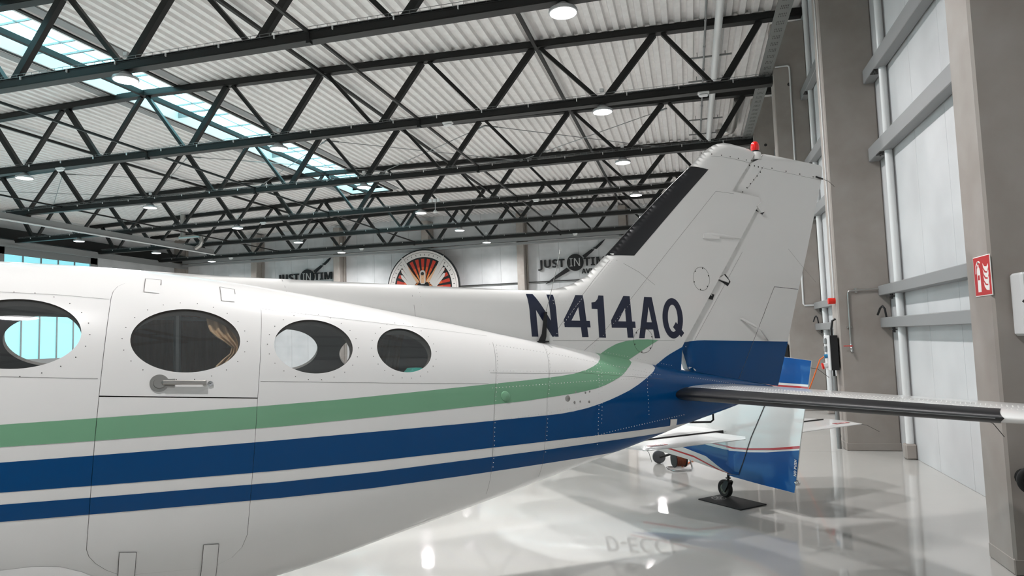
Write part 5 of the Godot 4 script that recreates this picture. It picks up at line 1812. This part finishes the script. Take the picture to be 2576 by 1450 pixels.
func roof_things() -> void:
	var b := MB.new()
	b.tube(PackedVector3Array([Vector3(0.95, 8.8, 7.0), Vector3(0.95, 8.8, -25.2), Vector3(0.95, 8.75, -25.6), Vector3(0.95, 8.5, -25.8)]), 0.09, 16)
	tag(obj("drain_pipe", b.done(), M.pvc), "thick white pipe under the roof near the right wall", "pipe")
	b = MB.new()
	b.tube(PackedVector3Array([Vector3(0.66, 8.82, 7.0), Vector3(0.66, 8.82, -25.5)]), 0.025, 8)
	for k in 20:
		b.tube(PackedVector3Array([Vector3(0.66, 8.82, 4.0 - 1.5 * k), Vector3(0.66, 8.82, 3.9 - 1.5 * k)]), 0.034, 8)
	tag(obj("conduit", b.done(), M.galv), "thin grey conduit beside the thick white roof pipe", "conduit")
	for k in 6:
		b = MB.new()
		var z: float = [-12.6, -14.6, -17.9, -19.6, -23.2, -24.9][k]
		b.bar(Vector3(0.27, 8.9, z), Vector3(1.36, 8.9, z), 0.04, 0.04)
		for x: float in [0.5, 1.2]:
			b.bar(Vector3(x, 8.9, z), Vector3(x, 9.04, z), 0.02, 0.02, Vector3.RIGHT)
		tag(obj("pipe_support", b.done(), M.galv), "grey support bar under the white roof pipe, %s from the front" % ["first", "second", "third", "fourth", "fifth", "sixth"][k], "support bar", "support bars of the roof pipe")
	b = MB.new()
	b.tube(PackedVector3Array([Vector3(1.72, 8.78, -21.2), Vector3(1.72, 8.78, -24.0), Vector3(1.68, 8.78, -24.4), Vector3(1.5, 8.78, -24.6), Vector3(1.2, 8.78, -24.6)]), 0.13, 14)
	tag(obj("air_duct", b.done(), M.alu), "silver air duct with a bend under the roof behind the beacon", "duct")
	# perforated tray along the right columns
	var o := thing("perforated_tray", "perforated grey cable tray running along the right columns", "cable tray")
	b = MB.new()
	b.box(Vector3(1.9, 7.5, -14.0), Vector3(0.26, 0.004, 43.0))
	for x: float in [1.772, 2.028]:
		b.box(Vector3(x, 7.53, -14.0), Vector3(0.004, 0.06, 43.0))
	obj("tray", b.done(), M.tray, o)
	b = MB.new()
	for k in 84:
		for e in 5:
			for h in 2:
				b.box(Vector3(1.84 + 0.03 * e, 7.4972, -8.4 - 0.32 * k - 0.09 * h), Vector3(0.011, 0.001, 0.06))
	tag(obj("slots", b.done(), M.dark, o), "", "", "", "stuff").remove_meta("label")
	# small white emergency lights under the chords
	var first: Node3D = null
	for e: Array in [[0.54, 1], [-5.7, 1], [-18.0, 1], [-5.7, 3], [-18.1, 3], [-5.7, 5], [-18.15, 5], [-26.9, 5]]:
		var label := "small white emergency light under the %s black truss, %s" % [ORDER[e[1]], "near the right wall" if e[0] > 0.0 else "right of the skylight" if e[0] > -10.0 else "left of the skylight" if e[0] > -20.0 else "near the left wall"]
		var at := Vector3(e[0], 7.22, ROWS[e[1]] + 0.02)
		if first == null:
			first = thing("emergency_light", label, "light", at, 0.0, "small emergency lights under the trusses")
			b = MB.new()
			b.cbox(Vector3(0, 0.02, 0), Vector3(0.26, 0.05, 0.13), 0.012)
			obj("housing", b.done(), M.plastic, first)
			b = MB.new()
			b.cbox(Vector3(0, -0.03, 0), Vector3(0.22, 0.07, 0.11), 0.03)
			obj("diffuser", b.done(), M.pvc, first)
		else:
			dup(first, "emergency_light", at, label)
	b = MB.new()
	for k in 3:
		b.cbox(Vector3(-10.15 + 0.17 * k, 7.56, -25.96), Vector3(0.13, 0.14, 0.08), 0.01)
	b.tube(PackedVector3Array([Vector3(-9.95, 7.5, -25.94), Vector3(-9.95, 7.15, -25.94)]), 0.012, 6)
	b.lathe(P2([0.0, 0.1, 0.03, 0.1, 0.1, 0.02, 0.11, 0.0, 0.0, -0.01]), Transform3D(Basis(), Vector3(-9.95, 7.06, -25.94)), 16)
	tag(obj("sensor_boxes", b.done(), M.plastic), "row of small grey boxes with a sensor on the fourth truss", "sensor")


func wall_signs() -> void:
	var o := thing("wall_sign", "black JUST IN TIME sign at right, partly behind the fin", "sign", Vector3(-6.2, 6.02, -38.2), 0.0, "black lettered signs on the far wall")
	text("word_just", "JUST", 0.46, 0.08, M.black, o, Transform3D(Basis(Vector3(1.1, 0, 0), Vector3.UP, Vector3.BACK), Vector3(-1.35, 0, 0.08)))
	text("word_time", "TIME", 0.46, 0.08, M.black, o, Transform3D(Basis(Vector3(1.1, 0, 0), Vector3.UP, Vector3.BACK), Vector3(1.33, 0, 0.08)))
	text("word_aviation", "AVIATION", 0.27, 0.06, M.black, o, Transform3D(Basis(), Vector3(1.25, -0.53, 0.08)))
	var b := MB.new()
	b.lathe(P2([0.48, 0.02, 0.48, 0.13, 0.0, 0.13]), Transform3D(Basis(Vector3.RIGHT, PI / 2), Vector3.ZERO), 40)
	obj("disc", b.done(), M.black, o)
	text("word_in", "IN", 0.46, 0.03, mat("a9a9a8", 0.5), o, Transform3D(Basis(), Vector3(0, 0, 0.14)), false)
	b = MB.new()
	b.prism(P2([-0.33, -0.46, -0.5, -0.27, -1.1, -0.66, -1.55, -0.98, -1.78, -1.16, -1.5, -1.06]), 0.03, 0.1, Transform3D())
	b.prism(P2([0.42, 0.36, 0.55, 0.22, 0.95, 0.52, 1.12, 0.68, 0.95, 0.7]), 0.03, 0.1, Transform3D())
	b.prism(P2([1.02, 0.76, 1.14, 0.72, 1.24, 0.7, 1.5, 0.92, 1.75, 1.22, 1.45, 1.05, 1.18, 0.82]), 0.03, 0.1, Transform3D())
	obj("propeller_blade", b.done(), M.black, o)
	var c := dup(o, "wall_sign", Vector3(-23.35, 6.1, -38.2), "black JUST IN TIME sign at left, above the long dorsal ridge")
	c.set_meta("group", "black lettered signs on the far wall")
	# round emblem with rays and a winged figure
	o = thing("round_emblem", "large round emblem with orange rays and a winged figure on the far wall", "emblem", Vector3(-15.1, 4.96, -37.27))
	var flat := Transform3D(Basis(Vector3.RIGHT, PI / 2), Vector3.ZERO)
	b = MB.new()
	b.lathe(P2([2.27, 0.0, 2.27, 0.14, 0.0, 0.14]), flat, 72)
	obj("disc", b.done(), M.black, o)
	var grey := mat("cfc8c4", 0.5)
	for r: Array in [[2.19, 2.08], [2.06, 1.8]]:
		b = MB.new()
		b.lathe(P2([r[0], 0.14, r[0], 0.165, r[1], 0.165, r[1], 0.14]), flat, 72)
		obj("ring", b.done(), grey, o)
	b = MB.new()
	for k in 44:
		var a := TAU * k / 44 + 0.07
		b.bar(Vector3(sin(a) * 1.89, cos(a) * 1.89, 0.167), Vector3(sin(a) * 1.99, cos(a) * 1.99, 0.167), 0.006, 0.03, Vector3(cos(a), -sin(a), 0))
	obj("tick_marks", b.done(), M.black, o)
	var rays := [mat("b8301a", 0.5), mat("d8592a", 0.5), mat("ef8a45", 0.5)]
	for k in 28:
		var a := TAU * k / 28
		var d := Vector2(sin(a), cos(a))
		var n := Vector2(d.y, -d.x)
		for e in 3:
			var r0: float = [1.22, 0.85, 0.4][e]
			var r1: float = [1.7, 1.22, 0.85][e]
			b = MB.new()
			b.prism(PackedVector2Array([d * r0 - n * r0 * 0.062, d * r1 - n * r1 * 0.062, d * r1 + n * r1 * 0.062, d * r0 + n * r0 * 0.062]), 0.138, 0.15, Transform3D())
			obj("ray", b.done(), rays[e], o)
	for s: float in [1.0, -1.0]:
		for k in 4:
			var base := Vector2(0.42 + 0.09 * k, 0.28 - 0.1 * k)
			var tip := Vector2(1.3 + 0.02 * k, 1.76 - 0.34 * k)
			var d := (tip - base).normalized()
			var n := Vector2(d.y, -d.x) * 0.085
			var p := PackedVector2Array([base - n, tip - n - d * 0.03, tip + d * 0.06, tip + n - d * 0.12, base + n])
			for i in p.size():
				p[i].x *= s
			b = MB.new()
			b.prism(p, 0.15, 0.2 - 0.006 * k, Transform3D())
			obj("feather", b.done(), grey, o)
		b = MB.new()
		var arm := PackedVector2Array([Vector2(0.2, 0.3), Vector2(0.28, 0.45), Vector2(0.62, 0.85), Vector2(0.86, 1.22), Vector2(0.9, 1.2), Vector2(0.7, 0.8), Vector2(0.4, 0.3)])
		for i in arm.size():
			arm[i].x *= s
		b.prism(arm, 0.16, 0.21, Transform3D())
		obj("arm", b.done(), M.skin, o)
	b = MB.new()
	b.prism(P2([-0.17, 0.3, -0.17, 0.86, -0.13, 0.96, -0.06, 1.01, 0.06, 1.01, 0.13, 0.96, 0.17, 0.86, 0.17, 0.3, 0.1, 0.2, -0.1, 0.2]), 0.16, 0.23, Transform3D())
	obj("helmet", b.done(), grey, o)
	b = MB.new()
	b.prism(P2([-0.1, 0.25, -0.12, 0.55, -0.1, 0.86, 0.0, 0.92, 0.1, 0.86, 0.12, 0.55, 0.1, 0.25]), 0.2, 0.24, Transform3D())
	obj("face", b.done(), M.skin, o)
	b = MB.new()
	b.prism(P2([-0.28, -0.6, -0.24, 0.2, 0.24, 0.2, 0.28, -0.6]), 0.15, 0.2, Transform3D())
	obj("torso", b.done(), M.black, o)
	b = MB.new()
	for e: Array in [[-0.05, 0.68], [0.05, 0.68]]:
		b.box(Vector3(e[0], e[1], 0.241), Vector3(0.05, 0.015, 0.004))
	b.box(Vector3(0, 0.5, 0.241), Vector3(0.05, 0.02, 0.004))
	b.prism(P2([-0.1, 0.76, 0.0, 0.7, 0.1, 0.76, 0.1, 0.86, 0.0, 0.92, -0.1, 0.86]), 0.24, 0.246, Transform3D())
	obj("face_marks", b.done(), M.dark, o)


func _ready() -> void:
	view_and_light()
	materials()
	shell()
	walls_detail()
	roof_frame()
	lamps()
	twin()
	tailwheel_plane()
	wall_signs()
	floor_things()
	wall_things()
	roof_things()
